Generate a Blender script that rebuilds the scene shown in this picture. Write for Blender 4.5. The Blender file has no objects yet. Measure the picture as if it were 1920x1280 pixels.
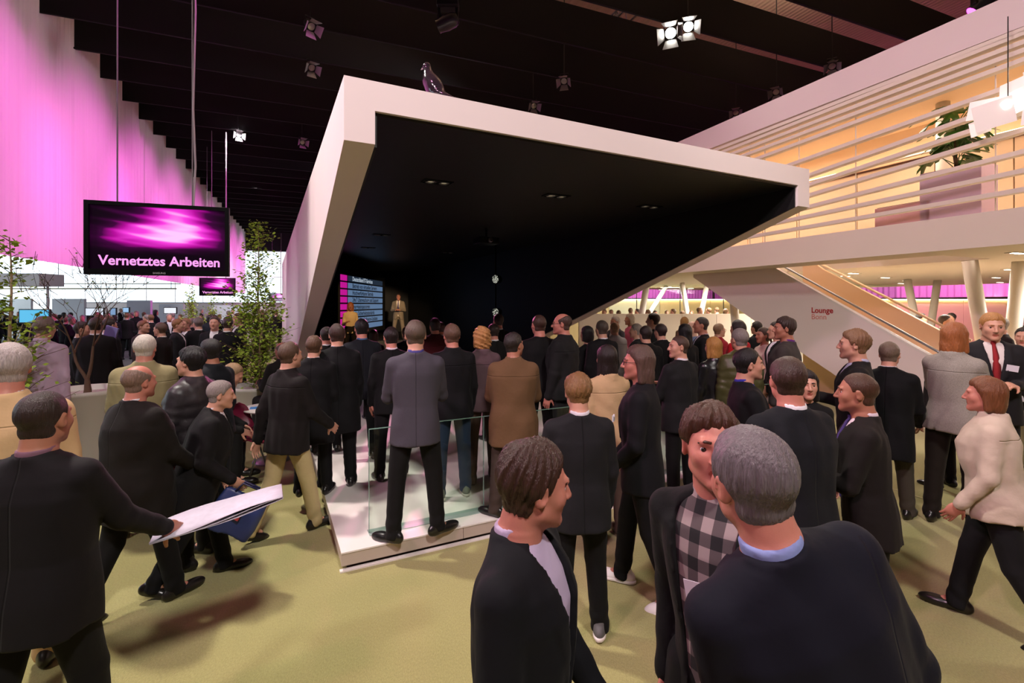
import bpy, bmesh, math, random
import numpy as np
from mathutils import Vector, Matrix

# ------------------------------------------------------------------ camera
F = 907.0            # focal length in pixels of the 1920 x 1280 frame
CX, HY = 960.0, 570.0   # principal column, horizon row (rising-front lens)
CH = 2.1             # camera height
scene = bpy.context.scene
col = scene.collection
cam_d = bpy.data.cameras.new('camera')
cam_d.sensor_width = 36.0
cam_d.sensor_fit = 'HORIZONTAL'
cam_d.lens = 36.0 * F / 1920.0
cam_d.shift_y = (HY - 640.0) / 1920.0
cam_d.clip_start = 0.05
cam_d.clip_end = 200
cam = bpy.data.objects.new('camera', cam_d)
cam.location = (0, 0, CH)
cam.rotation_euler = (math.radians(90), 0, 0)
col.objects.link(cam)
scene.camera = cam

# ------------------------------------------------------------------ world, exposure
world = bpy.data.worlds.new('hall_air')
scene.world = world
world.use_nodes = True
world.node_tree.nodes['Background'].inputs[0].default_value = (0.95, 0.85, 0.9, 1)
world.node_tree.nodes['Background'].inputs[1].default_value = 0.04
vs = scene.view_settings
vs.view_transform = 'Standard'
vs.look = 'None'
vs.gamma = 1.0
vs.exposure = 0.0
vs.use_curve_mapping = False
scene.cycles.max_bounces = 7
scene.cycles.diffuse_bounces = 3
scene.cycles.glossy_bounces = 3
scene.cycles.transparent_max_bounces = 10
scene.cycles.caustics_reflective = False
scene.cycles.caustics_refractive = False
scene.cycles.sample_clamp_indirect = 4.0

def lin(c):
    r = []
    for v in c[:3]:
        v = v / 255.0
        r.append(v / 12.92 if v <= 0.04045 else ((v + 0.055) / 1.055) ** 2.4)
    return tuple(r) + (1.0,)

# hall axis (long direction of hall, curtain and lounge) and booth axis on the floor
WV = Vector((-0.3821, 0.9241, 0)); WN = Vector((0.9241, 0.3821, 0))
UV = Vector((-0.449, 0.8935, 0)); VV = Vector((0.8935, 0.449, 0))

def light(name, kind, loc, target, energy, color=(1, 1, 1), size=0.3, angle=60, blend=0.5, size_y=None):
    d = bpy.data.lights.new(name, kind)
    d.energy = energy
    d.color = color
    if kind == 'SPOT':
        d.spot_size = math.radians(angle); d.spot_blend = blend; d.shadow_soft_size = size
    elif kind == 'AREA':
        d.size = size
        if size_y: d.shape = 'RECTANGLE'; d.size_y = size_y
    else:
        d.shadow_soft_size = size
    o = bpy.data.objects.new(name, d)
    o.location = loc
    if target is not None:
        v = Vector(target) - Vector(loc)
        o.rotation_euler = v.to_track_quat('-Z', 'Y').to_euler()
    col.objects.link(o)
    return o
# hall spots hanging under the baffles: key from the left over the aisle, others from front and right, plus added fills
WARM = (1, .93, .84)
light('hall_spot', 'SPOT', (-5.5, 5.6, 9.3), (0.8, 2.6, 0), 3100, WARM, .3, 62, .5)
light('hall_spot', 'SPOT', (4.2, 12.3, 9.3), (3.5, 3.5, 0), 1800, WARM, .35, 55, .5)
light('hall_spot', 'SPOT', (2.5, -3.0, 9.3), (1.0, 4.2, 0), 2800, (1, .93, .88), .5, 70, .6)
light('hall_spot', 'SPOT', (-7, -2, 9.3), (-4, 5, 0), 1700, (1, .93, .9), .5, 60, .6)
light('hall_spot', 'SPOT', (-6, -5, 9.3), (1.5, 5, 3.6), 2600, (1, .58, .76), .4, 45, .6)  # added pink fill, stands in for curtain bounce on the booth frame
light('hall_spot', 'SPOT', (-1.0, 1.0, 9.3), (7.0, 9.0, 4.2), 1900, (1, .84, .84), .5, 60, .7)  # added fill to brighten the lounge front
light('magenta_wash', 'SPOT', (-4.5, 1.0, 9.2), (0.6, 3.2, 1.5), 450, (1, .28, .6), .25, 50, .7)
for x, y, tx, ty, e in ((-6.0, 6, -8, 12, 1300), (-8.5, 11, -11, 21, 3600), (-11.5, 20, -16, 33, 7000), (-16, 30, -22, 44, 8000)):  # white fill added over the left aisle for stands and trees, no fixtures
    light('aisle_fill', 'SPOT', (x, y, 9.3), (tx, ty, 0), e, (1, .92, .95), .5, 50, .6)
# magenta moving heads washing the curtain
for k in range(10):
    tgt = Vector((-13.1, 15.0, 5.2)) + WV * (-10 + 5.0 * k)
    p = tgt + WN * 10.5 - WV * 1.5; p.z = 9.15
    light('magenta_wash', 'SPOT', p, tgt, 4500, (1, .15, .76), .2, 46, .9)
for k in range(3):  # soft white fill added to lift the dark curtain top
    tgt = Vector((-13.1, 15.0, 7.6)) + WV * (-4 + 13.0 * k)
    p = tgt + WN * 13.0; p.z = 9.2
    light('curtain_fill', 'SPOT', p, tgt, 650, (1, .93, .95), .3, 62, .8)
# lounge: warm lamps upstairs and under the soffit
for t in (-3, 0, 3, 6, 9.5, 13):
    p = Vector((6.774, 6.4, 0)) + WV * t
    light('lounge_lamp', 'AREA', p + WN * 1.9 + Vector((0, 0, 5.85)), p + WN * 1.9, 66, (1, .83, .67), 1.0)
    light('soffit_lamp', 'AREA', p + WN * 4.5 + Vector((0, 0, 2.85)), p + WN * 4.5, 190, (1, .9, .78), 1.2)
light('pink_fill', 'SPOT', WV * 12 + WN * 23 + Vector((0, 0, 8.8)), WV * 13 + WN * 30 + Vector((0, 0, 3.5)), 5000, (1, .5, .85), .4, 110, .6)  # pink fill added to brighten the curtain on the far right
light('pink_fill', 'SPOT', WV * 22 + WN * 20 + Vector((0, 0, 8.8)), WV * 30 + WN * 20 + Vector((0, 0, 4)), 6000, (1, .45, .9), .4, 110, .6)  # pink fill added to brighten the distant end curtain
# fill lights added above the baffles so the hall roof shows in the gaps
for t, r in ((6, 6), (10, 14), (3, 14), (14, 2)):
    light('roof_light', 'AREA', WV * t + WN * r + Vector((0, 0, 11.2)), WV * t + WN * r + Vector((0, 0, 13)), 260, (1, .9, .8), 2.0)
# inside the booth: stage spots and a magenta audience light under its ceiling
light('stage_spot', 'SPOT', (-1.9, 11.5, 3.45), (-4.3, 17.6, 1.7), 2000, (1, .7, .42), .08, 26, .4)
light('stage_spot', 'SPOT', (-2.9, 10.5, 3.45), (-4.7, 13.9, 1.7), 420, (1, .6, .28), .08, 30, .4)
light('audience_light', 'SPOT', (-2.6, 13.0, 3.3), (-0.5, 5.6, 0.6), 900, (1, .22, .5), .1, 38, .6)


# ------------------------------------------------------------------ helpers
def px(x, y, Y):
    """pixel at camera depth Y -> world point"""
    return Vector(((x - CX) / F * Y, Y, CH - (y - HY) / F * Y))

def floor_px(x, y, z=0.0):
    Y = F * (CH - z) / (y - HY)
    return Vector(((x - CX) / F * Y, Y, z))

def link(o, parent=None):
    col.objects.link(o)
    if parent is not None:
        o.parent = parent
    return o

def tag(o, label=None, cat=None, group=None, kind=None):
    if label: o['label'] = label
    if cat: o['category'] = cat
    if group: o['group'] = group
    if kind: o['kind'] = kind
    return o

def empty(name, loc=(0, 0, 0), rz=0.0, label=None, cat=None, group=None, parent=None):
    o = bpy.data.objects.new(name, None)
    o.empty_display_size = 0.2
    o.location = loc; o.rotation_euler = (0, 0, rz)
    link(o, parent)
    return tag(o, label, cat, group)

def mesh_np(name, V, Q, mats, parent=None, smooth=True, midx=None):
    me = bpy.data.meshes.new(name)
    V = np.asarray(V, np.float32); Q = np.asarray(Q, np.int32)
    n = Q.shape[1] if len(Q) else 4
    me.vertices.add(len(V)); me.vertices.foreach_set('co', V.ravel())
    me.loops.add(Q.size); me.loops.foreach_set('vertex_index', Q.ravel())
    me.polygons.add(len(Q))
    me.polygons.foreach_set('loop_start', np.arange(0, Q.size, n, dtype=np.int32))
    me.polygons.foreach_set('loop_total', np.full(len(Q), n, np.int32))
    if smooth: me.polygons.foreach_set('use_smooth', np.ones(len(Q), bool))
    for m in (mats if isinstance(mats, (list, tuple)) else [mats]):
        me.materials.append(m)
    if midx is not None: me.polygons.foreach_set('material_index', np.asarray(midx, np.int32))
    me.update(calc_edges=True)
    return link(bpy.data.objects.new(name, me), parent)

class MB:
    """collects simple shapes into one mesh object"""
    def __init__(self): self.v = []; self.f = []
    def add(self, vs_, fs_):
        n = len(self.v)
        self.v += [tuple(p) for p in vs_]
        self.f += [tuple(i + n for i in f) for f in fs_]
        return self
    def box(self, c, s, M=None):
        x, y, z = s[0] / 2, s[1] / 2, s[2] / 2
        vv = [Vector((a * x, b * y, d * z)) for a in (-1, 1) for b in (-1, 1) for d in (-1, 1)]
        if M is not None: vv = [M @ p for p in vv]
        vv = [p + Vector(c) for p in vv]
        return self.add(vv, [(0, 1, 3, 2), (4, 6, 7, 5), (0, 4, 5, 1), (2, 3, 7, 6), (0, 2, 6, 4), (1, 5, 7, 3)])
    def prism(self, bottom, top):
        n = len(bottom)
        fs_ = [tuple(range(n))[::-1], tuple(range(n, 2 * n))]
        fs_ += [(i, (i + 1) % n, n + (i + 1) % n, n + i) for i in range(n)]
        return self.add(list(bottom) + list(top), fs_)
    def extrude(self, pts, vec):
        return self.prism([Vector(p) for p in pts], [Vector(p) + Vector(vec) for p in pts])
    def tube(self, pts, rad, n=8, caps=True):
        pts = [Vector(p) for p in pts]
        if not isinstance(rad, (list, tuple)): rad = [rad] * len(pts)
        rings = []
        ref = Vector((0, 0, 1)) if abs((pts[-1] - pts[0]).normalized().z) < 0.9 else Vector((1, 0, 0))
        for i, p in enumerate(pts):
            t = (pts[min(i + 1, len(pts) - 1)] - pts[max(i - 1, 0)]).normalized()
            a = t.cross(ref)
            if a.length < 1e-4: a = t.cross(Vector((0.3, 1, 0.2)))
            a.normalize(); b = a.cross(t).normalized()
            rings.append([p + (a * math.cos(2 * math.pi * k / n) + b * math.sin(2 * math.pi * k / n)) * rad[i] for k in range(n)])
        vv = [q for r in rings for q in r]
        fs_ = []
        for i in range(len(pts) - 1):
            for k in range(n):
                fs_.append((i * n + k, i * n + (k + 1) % n, (i + 1) * n + (k + 1) % n, (i + 1) * n + k))
        if caps:
            fs_.append(tuple(range(n))[::-1]); fs_.append(tuple(range((len(pts) - 1) * n, len(pts) * n)))
        return self.add(vv, fs_)
    def lathe(self, prof, n=24, c=(0, 0, 0), M=None):
        vv = []; fs_ = []
        for r, z in prof:
            for k in range(n):
                a = 2 * math.pi * k / n
                vv.append(Vector((r * math.cos(a), r * math.sin(a), z)))
        if M is not None: vv = [M @ p for p in vv]
        vv = [p + Vector(c) for p in vv]
        for i in range(len(prof) - 1):
            for k in range(n):
                fs_.append((i * n + k, i * n + (k + 1) % n, (i + 1) * n + (k + 1) % n, (i + 1) * n + k))
        return self.add(vv, fs_)
    def build(self, name, mat, parent=None, smooth=False, bevel=0.0):
        me = bpy.data.meshes.new(name)
        me.from_pydata(self.v, [], self.f)
        if mat is not None:
            for m in (mat if isinstance(mat, (list, tuple)) else [mat]): me.materials.append(m)
        bm = bmesh.new(); bm.from_mesh(me)
        bmesh.ops.recalc_face_normals(bm, faces=bm.faces)
        bm.to_mesh(me); bm.free()
        if smooth:
            me.polygons.foreach_set('use_smooth', [True] * len(me.polygons))
        o = link(bpy.data.objects.new(name, me), parent)
        if bevel:
            m = o.modifiers.new('edge', 'BEVEL'); m.width = bevel; m.segments = 2; m.limit_method = 'ANGLE'
        return o

# ------------------------------------------------------------------ materials
MATS = {}
def nodes_of(m):
    m.use_nodes = True
    return m.node_tree.nodes, m.node_tree.links, m.node_tree.nodes['Principled BSDF']

def mat(name, c, rough=0.6, metal=0.0, var=0.0, vscale=8.0, bump=0.0, bscale=200.0, stretch=(1, 1, 1), sheen=0.0,
        spec=0.5, trans=0.0, emit=None, estr=0.0, alpha=1.0, coat=0.0, sss=0.0):
    if name in MATS: return MATS[name]
    m = bpy.data.materials.new(name); MATS[name] = m
    n, l, b = nodes_of(m)
    base = lin(c)
    b.inputs['Base Color'].default_value = base
    b.inputs['Roughness'].default_value = rough
    b.inputs['Metallic'].default_value = metal
    b.inputs['Specular IOR Level'].default_value = spec
    if sheen: b.inputs['Sheen Weight'].default_value = sheen; b.inputs['Sheen Roughness'].default_value = 0.5
    if trans: b.inputs['Transmission Weight'].default_value = trans
    if coat: b.inputs['Coat Weight'].default_value = coat
    if sss:
        b.inputs['Subsurface Weight'].default_value = sss
        b.inputs['Subsurface Radius'].default_value = (0.012, 0.005, 0.003)
        b.inputs['Subsurface Scale'].default_value = 1.0
    if emit is not None:
        b.inputs['Emission Color'].default_value = lin(emit); b.inputs['Emission Strength'].default_value = estr
    if alpha < 1: b.inputs['Alpha'].default_value = alpha
    if var or bump:
        tc = n.new('ShaderNodeTexCoord')
        mp = n.new('ShaderNodeMapping'); mp.inputs['Scale'].default_value = stretch
        l.new(tc.outputs['Object'], mp.inputs[0])
    if var:
        t = n.new('ShaderNodeTexNoise'); t.inputs['Scale'].default_value = vscale; t.inputs['Detail'].default_value = 4
        l.new(mp.outputs[0], t.inputs['Vector'])
        mx = n.new('ShaderNodeMix'); mx.data_type = 'RGBA'
        mx.inputs[6].default_value = tuple(max(0, v * (1 - var)) for v in base[:3]) + (1,)
        mx.inputs[7].default_value = tuple(min(1, v * (1 + var)) for v in base[:3]) + (1,)
        l.new(t.outputs['Fac'], mx.inputs[0]); l.new(mx.outputs[2], b.inputs['Base Color'])
    if bump:
        t2 = n.new('ShaderNodeTexNoise'); t2.inputs['Scale'].default_value = bscale; t2.inputs['Detail'].default_value = 3
        l.new(mp.outputs[0], t2.inputs['Vector'])
        bp = n.new('ShaderNodeBump'); bp.inputs['Strength'].default_value = bump; bp.inputs['Distance'].default_value = 0.01
        l.new(t2.outputs['Fac'], bp.inputs['Height']); l.new(bp.outputs[0], b.inputs['Normal'])
    return m

def emis(name, c, s):
    if name in MATS: return MATS[name]
    m = bpy.data.materials.new(name); MATS[name] = m
    n, l, b = nodes_of(m)
    b.inputs['Base Color'].default_value = (0, 0, 0, 1)
    b.inputs['Emission Color'].default_value = lin(c); b.inputs['Emission Strength'].default_value = s
    return m
# ------------------------------------------------------------------ human figures: signed distance shapes meshed with surface nets
def axis_grid(lo, hi, coarse, fine=()):
    pts = [lo]; x = lo
    while x < hi:
        h = coarse
        for a, b, s in fine:
            if a - 0.012 <= x <= b + 0.006: h = min(h, s)
            elif x < a and x + h > a: h = min(h, max(a - x, s))
        x += h; pts.append(x)
    return np.array(pts, np.float64)

class Field:
    def __init__(self, xs, ys, zs):
        self.xs, self.ys, self.zs = xs, ys, zs
        self.D = np.full((len(xs), len(ys), len(zs)), 1.0, np.float32)
        self.pad = 0.03
    def sl(self, lo, hi, pad):
        r = []
        for a, l, h in ((self.xs, lo[0], hi[0]), (self.ys, lo[1], hi[1]), (self.zs, lo[2], hi[2])):
            i = max(0, np.searchsorted(a, l - pad) - 1); j = min(len(a), np.searchsorted(a, h + pad) + 1)
            r.append(slice(i, max(j, i + 1)))
        return tuple(r)
    def pts(self, s):
        return self.xs[s[0]][:, None, None], self.ys[s[1]][None, :, None], self.zs[s[2]][None, None, :]
    def merge(self, s, d, k, mode='u'):
        a = self.D[s]
        if mode == 'u':
            if k > 0:
                h = np.clip(0.5 + 0.5 * (d - a) / k, 0, 1)
                self.D[s] = d * (1 - h) + a * h - k * h * (1 - h)
            else: self.D[s] = np.minimum(a, d)
        else:
            b = -d
            if k > 0:
                h = np.clip(0.5 - 0.5 * (b - a) / k, 0, 1)
                self.D[s] = b * (1 - h) + a * h + k * h * (1 - h)
            else: self.D[s] = np.maximum(a, b)
    def cone(self, p, q, r0, r1, k=0.02, flat=None, mode='u', ring=None):
        p = np.asarray(p, float); q = np.asarray(q, float); R = max(r0, r1)
        s = self.sl(np.minimum(p, q) - R, np.maximum(p, q) + R, self.pad + k)
        X, Y, Z = self.pts(s)
        v = q - p; L = v @ v + 1e-12
        t = np.clip(((X - p[0]) * v[0] + (Y - p[1]) * v[1] + (Z - p[2]) * v[2]) / L, 0, 1)
        dx = X - p[0] - t * v[0]; dy = Y - p[1] - t * v[1]; dz = Z - p[2] - t * v[2]
        if flat is not None:
            nrm, fac = flat
            e = (dx * nrm[0] + dy * nrm[1] + dz * nrm[2]) * (1 / fac - 1)
            dx = dx + nrm[0] * e; dy = dy + nrm[1] * e; dz = dz + nrm[2] * e
        rr = r0 + (r1 - r0) * t
        if ring is not None:       # cross ridges along the limb (folds of cloth)
            rr = rr + ring[0] * np.sin(t * ring[1] + ring[2] + dx * 25 + dy * 18) * np.clip((t - ring[3]) / max(1e-3, 1 - ring[3]), 0, 1)
        self.merge(s, np.sqrt(dx * dx + dy * dy + dz * dz) - rr, k, mode)
    def ell(self, c, r, R=None, k=0.02, mode='u', noise=None, cut=None):
        c = np.asarray(c, float); r = np.asarray(r, float); m = r.max()
        s = self.sl(c - m, c + m, self.pad + k)
        X, Y, Z = self.pts(s)
        d0, d1, d2 = X - c[0], Y - c[1], Z - c[2]
        if R is not None:
            a = R[0, 0] * d0 + R[1, 0] * d1 + R[2, 0] * d2
            b = R[0, 1] * d0 + R[1, 1] * d1 + R[2, 1] * d2
            e = R[0, 2] * d0 + R[1, 2] * d1 + R[2, 2] * d2
        else: a, b, e = d0, d1, d2
        k0 = np.sqrt((a / r[0]) ** 2 + (b / r[1]) ** 2 + (e / r[2]) ** 2)
        k1 = np.sqrt((a / r[0] ** 2) ** 2 + (b / r[1] ** 2) ** 2 + (e / r[2] ** 2) ** 2) + 1e-9
        d = k0 * (k0 - 1) / k1
        if noise is not None: d = d + noise(a, b, e)
        if cut is not None: d = np.maximum(d, cut(a, b, e))
        self.merge(s, d, k, mode)
    def loft(self, R, o, prof, k=0.02, n=2.0, noise=None, cut=None, mode='u', capr=0.0):
        prof = np.asarray(prof, float)
        o = np.asarray(o, float)
        m = prof[:, 1].max() + 0.02
        zz = np.array([prof[0, 0], prof[-1, 0]])
        ends = np.array([o + R @ np.array([0, 0, z]) for z in zz])
        s = self.sl(ends.min(0) - m, ends.max(0) + m, self.pad + k)
        X, Y, Z = self.pts(s)
        d0, d1, d2 = X - o[0], Y - o[1], Z - o[2]
        x = R[0, 0] * d0 + R[1, 0] * d1 + R[2, 0] * d2
        y = R[0, 1] * d0 + R[1, 1] * d1 + R[2, 1] * d2
        z = R[0, 2] * d0 + R[1, 2] * d1 + R[2, 2] * d2
        a = np.interp(z, prof[:, 0], prof[:, 1]); b = np.interp(z, prof[:, 0], prof[:, 2])
        yy = y - np.interp(z, prof[:, 0], prof[:, 3])
        ax, ay = np.abs(x / a), np.abs(yy / b)
        g = (ax ** n + ay ** n) ** (1 / n) + 1e-6
        gr = np.sqrt((ax / a) ** 2 + (ay / b) ** 2) / g + 1e-6
        d = (g - 1) / np.maximum(gr, 1e-3)
        d = np.clip(d, -0.3, 0.6)
        d = np.maximum(d, np.maximum(prof[0, 0] - z, z - prof[-1, 0]) + capr)
        if noise is not None: d = d + noise(x, y, z)
        if cut is not None: d = np.maximum(d, cut(x, y, z))
        self.merge(s, d, k, mode)
    def mesh(self):
        D, xs, ys, zs = self.D, self.xs, self.ys, self.zs
        S = D < 0
        nx, ny, nz = D.shape
        c = np.zeros((nx - 1, ny - 1, nz - 1), np.int8)
        for i in (0, 1):
            for j in (0, 1):
                for k in (0, 1):
                    c += S[i:nx - 1 + i, j:ny - 1 + j, k:nz - 1 + k]
        act = (c > 0) & (c < 8)
        I, J, K = np.nonzero(act)
        if len(I) == 0: return np.zeros((0, 3)), np.zeros((0, 4), int)
        idx = np.full(act.shape, -1, np.int32); idx[I, J, K] = np.arange(len(I))
        acc = np.zeros((len(I), 3)); cnt = np.zeros(len(I))
        ax = (xs, ys, zs)
        for d in range(3):
            e1, e2 = [q for q in range(3) if q != d]
            for u in (0, 1):
                for w in (0, 1):
                    o = [0, 0, 0]; o[e1] = u; o[e2] = w
                    A = [I + o[0], J + o[1], K + o[2]]
                    B = [q.copy() for q in A]; B[d] = B[d] + 1
                    da = D[A[0], A[1], A[2]]; db = D[B[0], B[1], B[2]]
                    m = (da < 0) != (db < 0)
                    t = np.where(m, da / (da - db + 1e-20), 0)
                    for q in range(3):
                        pa = ax[q][A[q]]; pb = ax[q][B[q]]
                        acc[:, q] += np.where(m, pa + t * (pb - pa), 0)
                    cnt += m
        V = acc / np.maximum(cnt, 1)[:, None]
        Q = []
        for d in range(3):
            e1, e2 = (d + 1) % 3, (d + 2) % 3
            sa = [slice(None)] * 3; sb = [slice(None)] * 3
            sa[d] = slice(0, -1); sb[d] = slice(1, None)
            ch = S[tuple(sa)] != S[tuple(sb)]
            P = list(np.nonzero(ch))
            ok = (P[e1] > 0) & (P[e2] > 0) & (P[e1] < D.shape[e1] - 1) & (P[e2] < D.shape[e2] - 1)
            P = [q[ok] for q in P]
            ins = S[P[0], P[1], P[2]]
            def cell(u, w):
                C = [q.copy() for q in P]; C[e1] = C[e1] - u; C[e2] = C[e2] - w
                return idx[C[0], C[1], C[2]]
            q = np.stack([cell(1, 1), cell(0, 1), cell(0, 0), cell(1, 0)], 1)
            q[~ins] = q[~ins][:, ::-1]
            Q.append(q)
        Q = np.concatenate(Q)
        return V, Q[(Q >= 0).all(1)]

def rotx(a): c, s = math.cos(a), math.sin(a); return np.array([[1, 0, 0], [0, c, -s], [0, s, c]])
def roty(a): c, s = math.cos(a), math.sin(a); return np.array([[c, 0, s], [0, 1, 0], [-s, 0, c]])
def rotz(a): c, s = math.cos(a), math.sin(a); return np.array([[c, -s, 0], [s, c, 0], [0, 0, 1]])
D2R = math.pi / 180

def folds(seed, amp, f=1.0):
    rs = np.random.RandomState(seed)
    W = rs.normal(size=(5, 3)) * np.array([16, 16, 8]) * f; P = rs.uniform(0, 6.28, 5)
    def fn(x, y, z):
        v = 0
        for w, p in zip(W, P): v = v + np.sin(x * w[0] + y * w[1] + z * w[2] + p)
        return v * amp * 0.45
    return fn

ARMS = {  # forward, outward, elbow bend, forearm turned inward
    'down': (4, 9, 14, 8), 'loose': (10, 12, 28, 12), 'back': (-18, 10, 10, 0), 'fore': (24, 8, 30, 10),
    'hold': (22, 10, 82, 25), 'clasp': (12, 14, 84, 42), 'pocket': (-12, 17, 38, 22), 'cross': (22, 10, 88, 72),
    'chin': (40, 6, 125, 20), 'phone': (46, 10, 112, 12), 'carry': (6, 12, 60, 5), 'table': (38, 14, 60, 30), 'behind': (-28, 16, 40, 70)}
LEGS = {'stand': ((1, 4, 2, 10), (-1, 4, 2, -10)), 'wide': ((2, 8, 3, 22), (-2, 8, 3, -22)), 'ease': ((9, 5, 12, 18), (-2, 3, 1, -6)),
        'walk': ((16, 2, 5, 4), (-11, 2, 17, -4)), 'walk2': ((-11, 2, 17, 4), (16, 2, 5, -4)), 'step': ((14, 3, 8, 6), (-9, 3, 12, -8)),
        'duck': ((2, 7, 3, 58), (-2, 7, 3, -50)), 'sit': ((84, 8, 84, 6), (84, 8, 86, -6))}

SKIN = {'fair': (198, 144, 122), 'tan': (166, 108, 86), 'pale': (212, 164, 144), 'dark': (112, 72, 54), 'rosy': (192, 122, 106)}
def skin_mat(k): return mat('skin_' + k, SKIN[k], 0.5, var=0.08, vscale=30, bump=0.05, bscale=300, sss=0.12)
def lip_mat(k):
    c = SKIN[k]; return mat('lip_' + k, (c[0] * 0.86, c[1] * 0.66, c[2] * 0.66), 0.4)
def cloth(c, kind='wool'):
    c = tuple(int(v) for v in c)
    nm = 'cloth_%s_%d_%d_%d' % ((kind,) + c)
    if kind == 'leather': return mat(nm, c, 0.3, bump=0.25, bscale=30, spec=0.6)
    if kind == 'cotton': return mat(nm, tuple(v * .6 for v in c) if max(c) < 60 else c, 0.85, bump=0.4, bscale=20, var=0.08, vscale=12, sheen=0.02, spec=.25)
    if kind == 'nylon': return mat(nm, c, 0.42, bump=0.35, bscale=22, var=0.1, vscale=10)
    if kind == 'tweed': return mat(nm, c, 0.9, var=0.45, vscale=160, bump=0.3, bscale=180)
    return mat(nm, tuple(v * .58 for v in c) if max(c) < 60 else c, 0.8, bump=0.34, bscale=13, var=0.12, vscale=260, sheen=0.02, spec=.2)
def seamed(c, kind, top):
    '''cloth with a sewn seam down the back, and a yoke seam on casual jackets'''
    src = cloth(c, kind)
    if top not in ('suit', 'coat', 'jacket') or kind == 'leather': return src
    nm = src.name + '_' + top
    if nm in MATS: return MATS[nm]
    m = src.copy(); m.name = nm; MATS[nm] = m
    n, l = m.node_tree.nodes, m.node_tree.links
    b = n['Principled BSDF']; bump = b.inputs['Normal'].links[0].from_node
    tc = n.new('ShaderNodeTexCoord'); sp = n.new('ShaderNodeSeparateXYZ'); l.new(tc.outputs['Object'], sp.inputs[0])
    def mt(op, a, b_=0.0):
        q = n.new('ShaderNodeMath'); q.operation = op
        for i, v in enumerate((a, b_)):
            if hasattr(v, 'links'): l.new(v, q.inputs[i])
            else: q.inputs[i].default_value = v
        return q.outputs[0]
    back = mt('LESS_THAN', sp.outputs[1], 0.0)
    if top == 'jacket': ax = mt('ABSOLUTE', mt('SUBTRACT', sp.outputs[2], 1.335))
    else: ax = mt('ABSOLUTE', sp.outputs[0])
    gr = mt('MULTIPLY', mt('SUBTRACT', 1.0, mt('MINIMUM', mt('MULTIPLY', ax, 180.0), 1.0)), back)
    b2 = n.new('ShaderNodeBump'); b2.inputs['Strength'].default_value = .7; b2.inputs['Distance'].default_value = .008; b2.invert = True
    l.new(gr, b2.inputs['Height']); l.new(bump.outputs[0], b2.inputs['Normal']); l.new(b2.outputs[0], b.inputs['Normal'])
    return m
def hair_mat(c):
    nm = 'hair_%d_%d_%d' % c
    return mat(nm, c, 0.42, var=0.55, vscale=60, stretch=(3, 3, 0.35), bump=0.6, bscale=90, spec=0.4)

def head_field(fd, hc, HR, face=1.0, ears=True):
    P = lambda x, y, z: hc + HR @ np.array([x, y, z])
    fd.ell(P(0, -.014, .024), (.0755, .094, .087), HR, k=.0)
    fd.ell(P(0, .022, -.022), (.066, .07, .085), HR, k=.02)
    fd.ell(P(0, .036, -.062), (.05, .05, .052), HR, k=.025)
    fd.cone(P(-.046, .01, -.064), P(-.012, .072, -.098), .022, .018, k=.02)
    fd.cone(P(.046, .01, -.064), P(.012, .072, -.098), .022, .018, k=.02)
    fd.ell(P(0, .076, -.098), (.019, .017, .016), HR, k=.015)
    if face > 0:
        for s in (-1, 1):
            fd.ell(P(s * .040, .054, -.024), (.024, .026, .026), HR, k=.02)
            fd.ell(P(s * .032, .094, .004), (.017, .014, .011), HR, k=.012, mode='s')
        fd.cone(P(-.034, .078, .024), P(.034, .078, .024), .011, .011, k=.012)
        fd.cone(P(0, .087, .014), P(0, .109, -.028), .008, .0115, k=.009)
        for s in (-1, 1): fd.ell(P(s * .011, .099, -.032), (.008, .01, .007), HR, k=.006)
        fd.cone(P(-.019, .083, -.0595), P(.019, .083, -.0595), .0055, .0055, k=.005)
        fd.cone(P(-.006, .088, -.0585), P(.006, .088, -.0585), .0055, .0055, k=.005)
        fd.cone(P(-.017, .081, -.070), P(.017, .081, -.070), .0065, .0065, k=.005)
        fd.cone(P(-.021, .0915, -.0648), P(.021, .0915, -.0648), .002, .002, k=.003, mode='s')
    if ears:
        for s in (-1, 1):
            E = HR @ rotz(s * -22 * D2R) @ rotx(-8 * D2R)
            fd.ell(P(s * .079, -.008, -.008), (.009, .02, .032), E, k=.007)
            fd.ell(P(s * .088, .0, -.006), (.006, .010, .018), E, k=.006, mode='s')

def hand_field(fd, w, dirv, palmn, side, curl=0.5, s=1.0):
    """palm and five fingers; dirv along the forearm, palmn = out of the palm, side +1 right"""
    d = dirv / np.linalg.norm(dirv)
    n = palmn - d * (palmn @ d); n = n / (np.linalg.norm(n) + 1e-9)
    t = np.cross(n, d) * side      # towards the thumb
    R = np.stack([t, n, d], 1)
    fd.ell(w + d * .052 * s, (.043 * s, .017 * s, .056 * s), R, k=.012)
    ang0 = curl * 0.9
    for i, (off, L) in enumerate(((.031, .074), (.0105, .083), (-.0105, .077), (-.031, .06))):
        b = w + d * .085 * s + t * off * s
        dd = d + t * off * 1.6
        dd = dd / np.linalg.norm(dd)
        p = b; a = ang0 * (0.35 + 0.08 * i)
        for j, fr in enumerate((.45, .31, .24)):
            v = dd * math.cos(a) + n * math.sin(a)
            q = p + v * L * fr * s * 1.1
            fd.cone(p, q, (.0092 - .0009 * j) * s, (.0085 - .0009 * j) * s, k=.003)
            p = q; a += ang0 * 0.75
    p = w + d * .03 * s + t * .036 * s
    v = (d * .72 + t * .62 + n * .32); v /= np.linalg.norm(v)
    q = p + v * .042 * s
    fd.cone(w + d * .012 * s + t * .018 * s, p, .015 * s, .014 * s, k=.01)
    fd.cone(p, q, .0125 * s, .0105 * s, k=.006)
    v2 = v * .8 + d * .5 + n * curl * .4; v2 /= np.linalg.norm(v2)
    fd.cone(q, q + v2 * .032 * s, .0102 * s, .0085 * s, k=.004)

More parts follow.
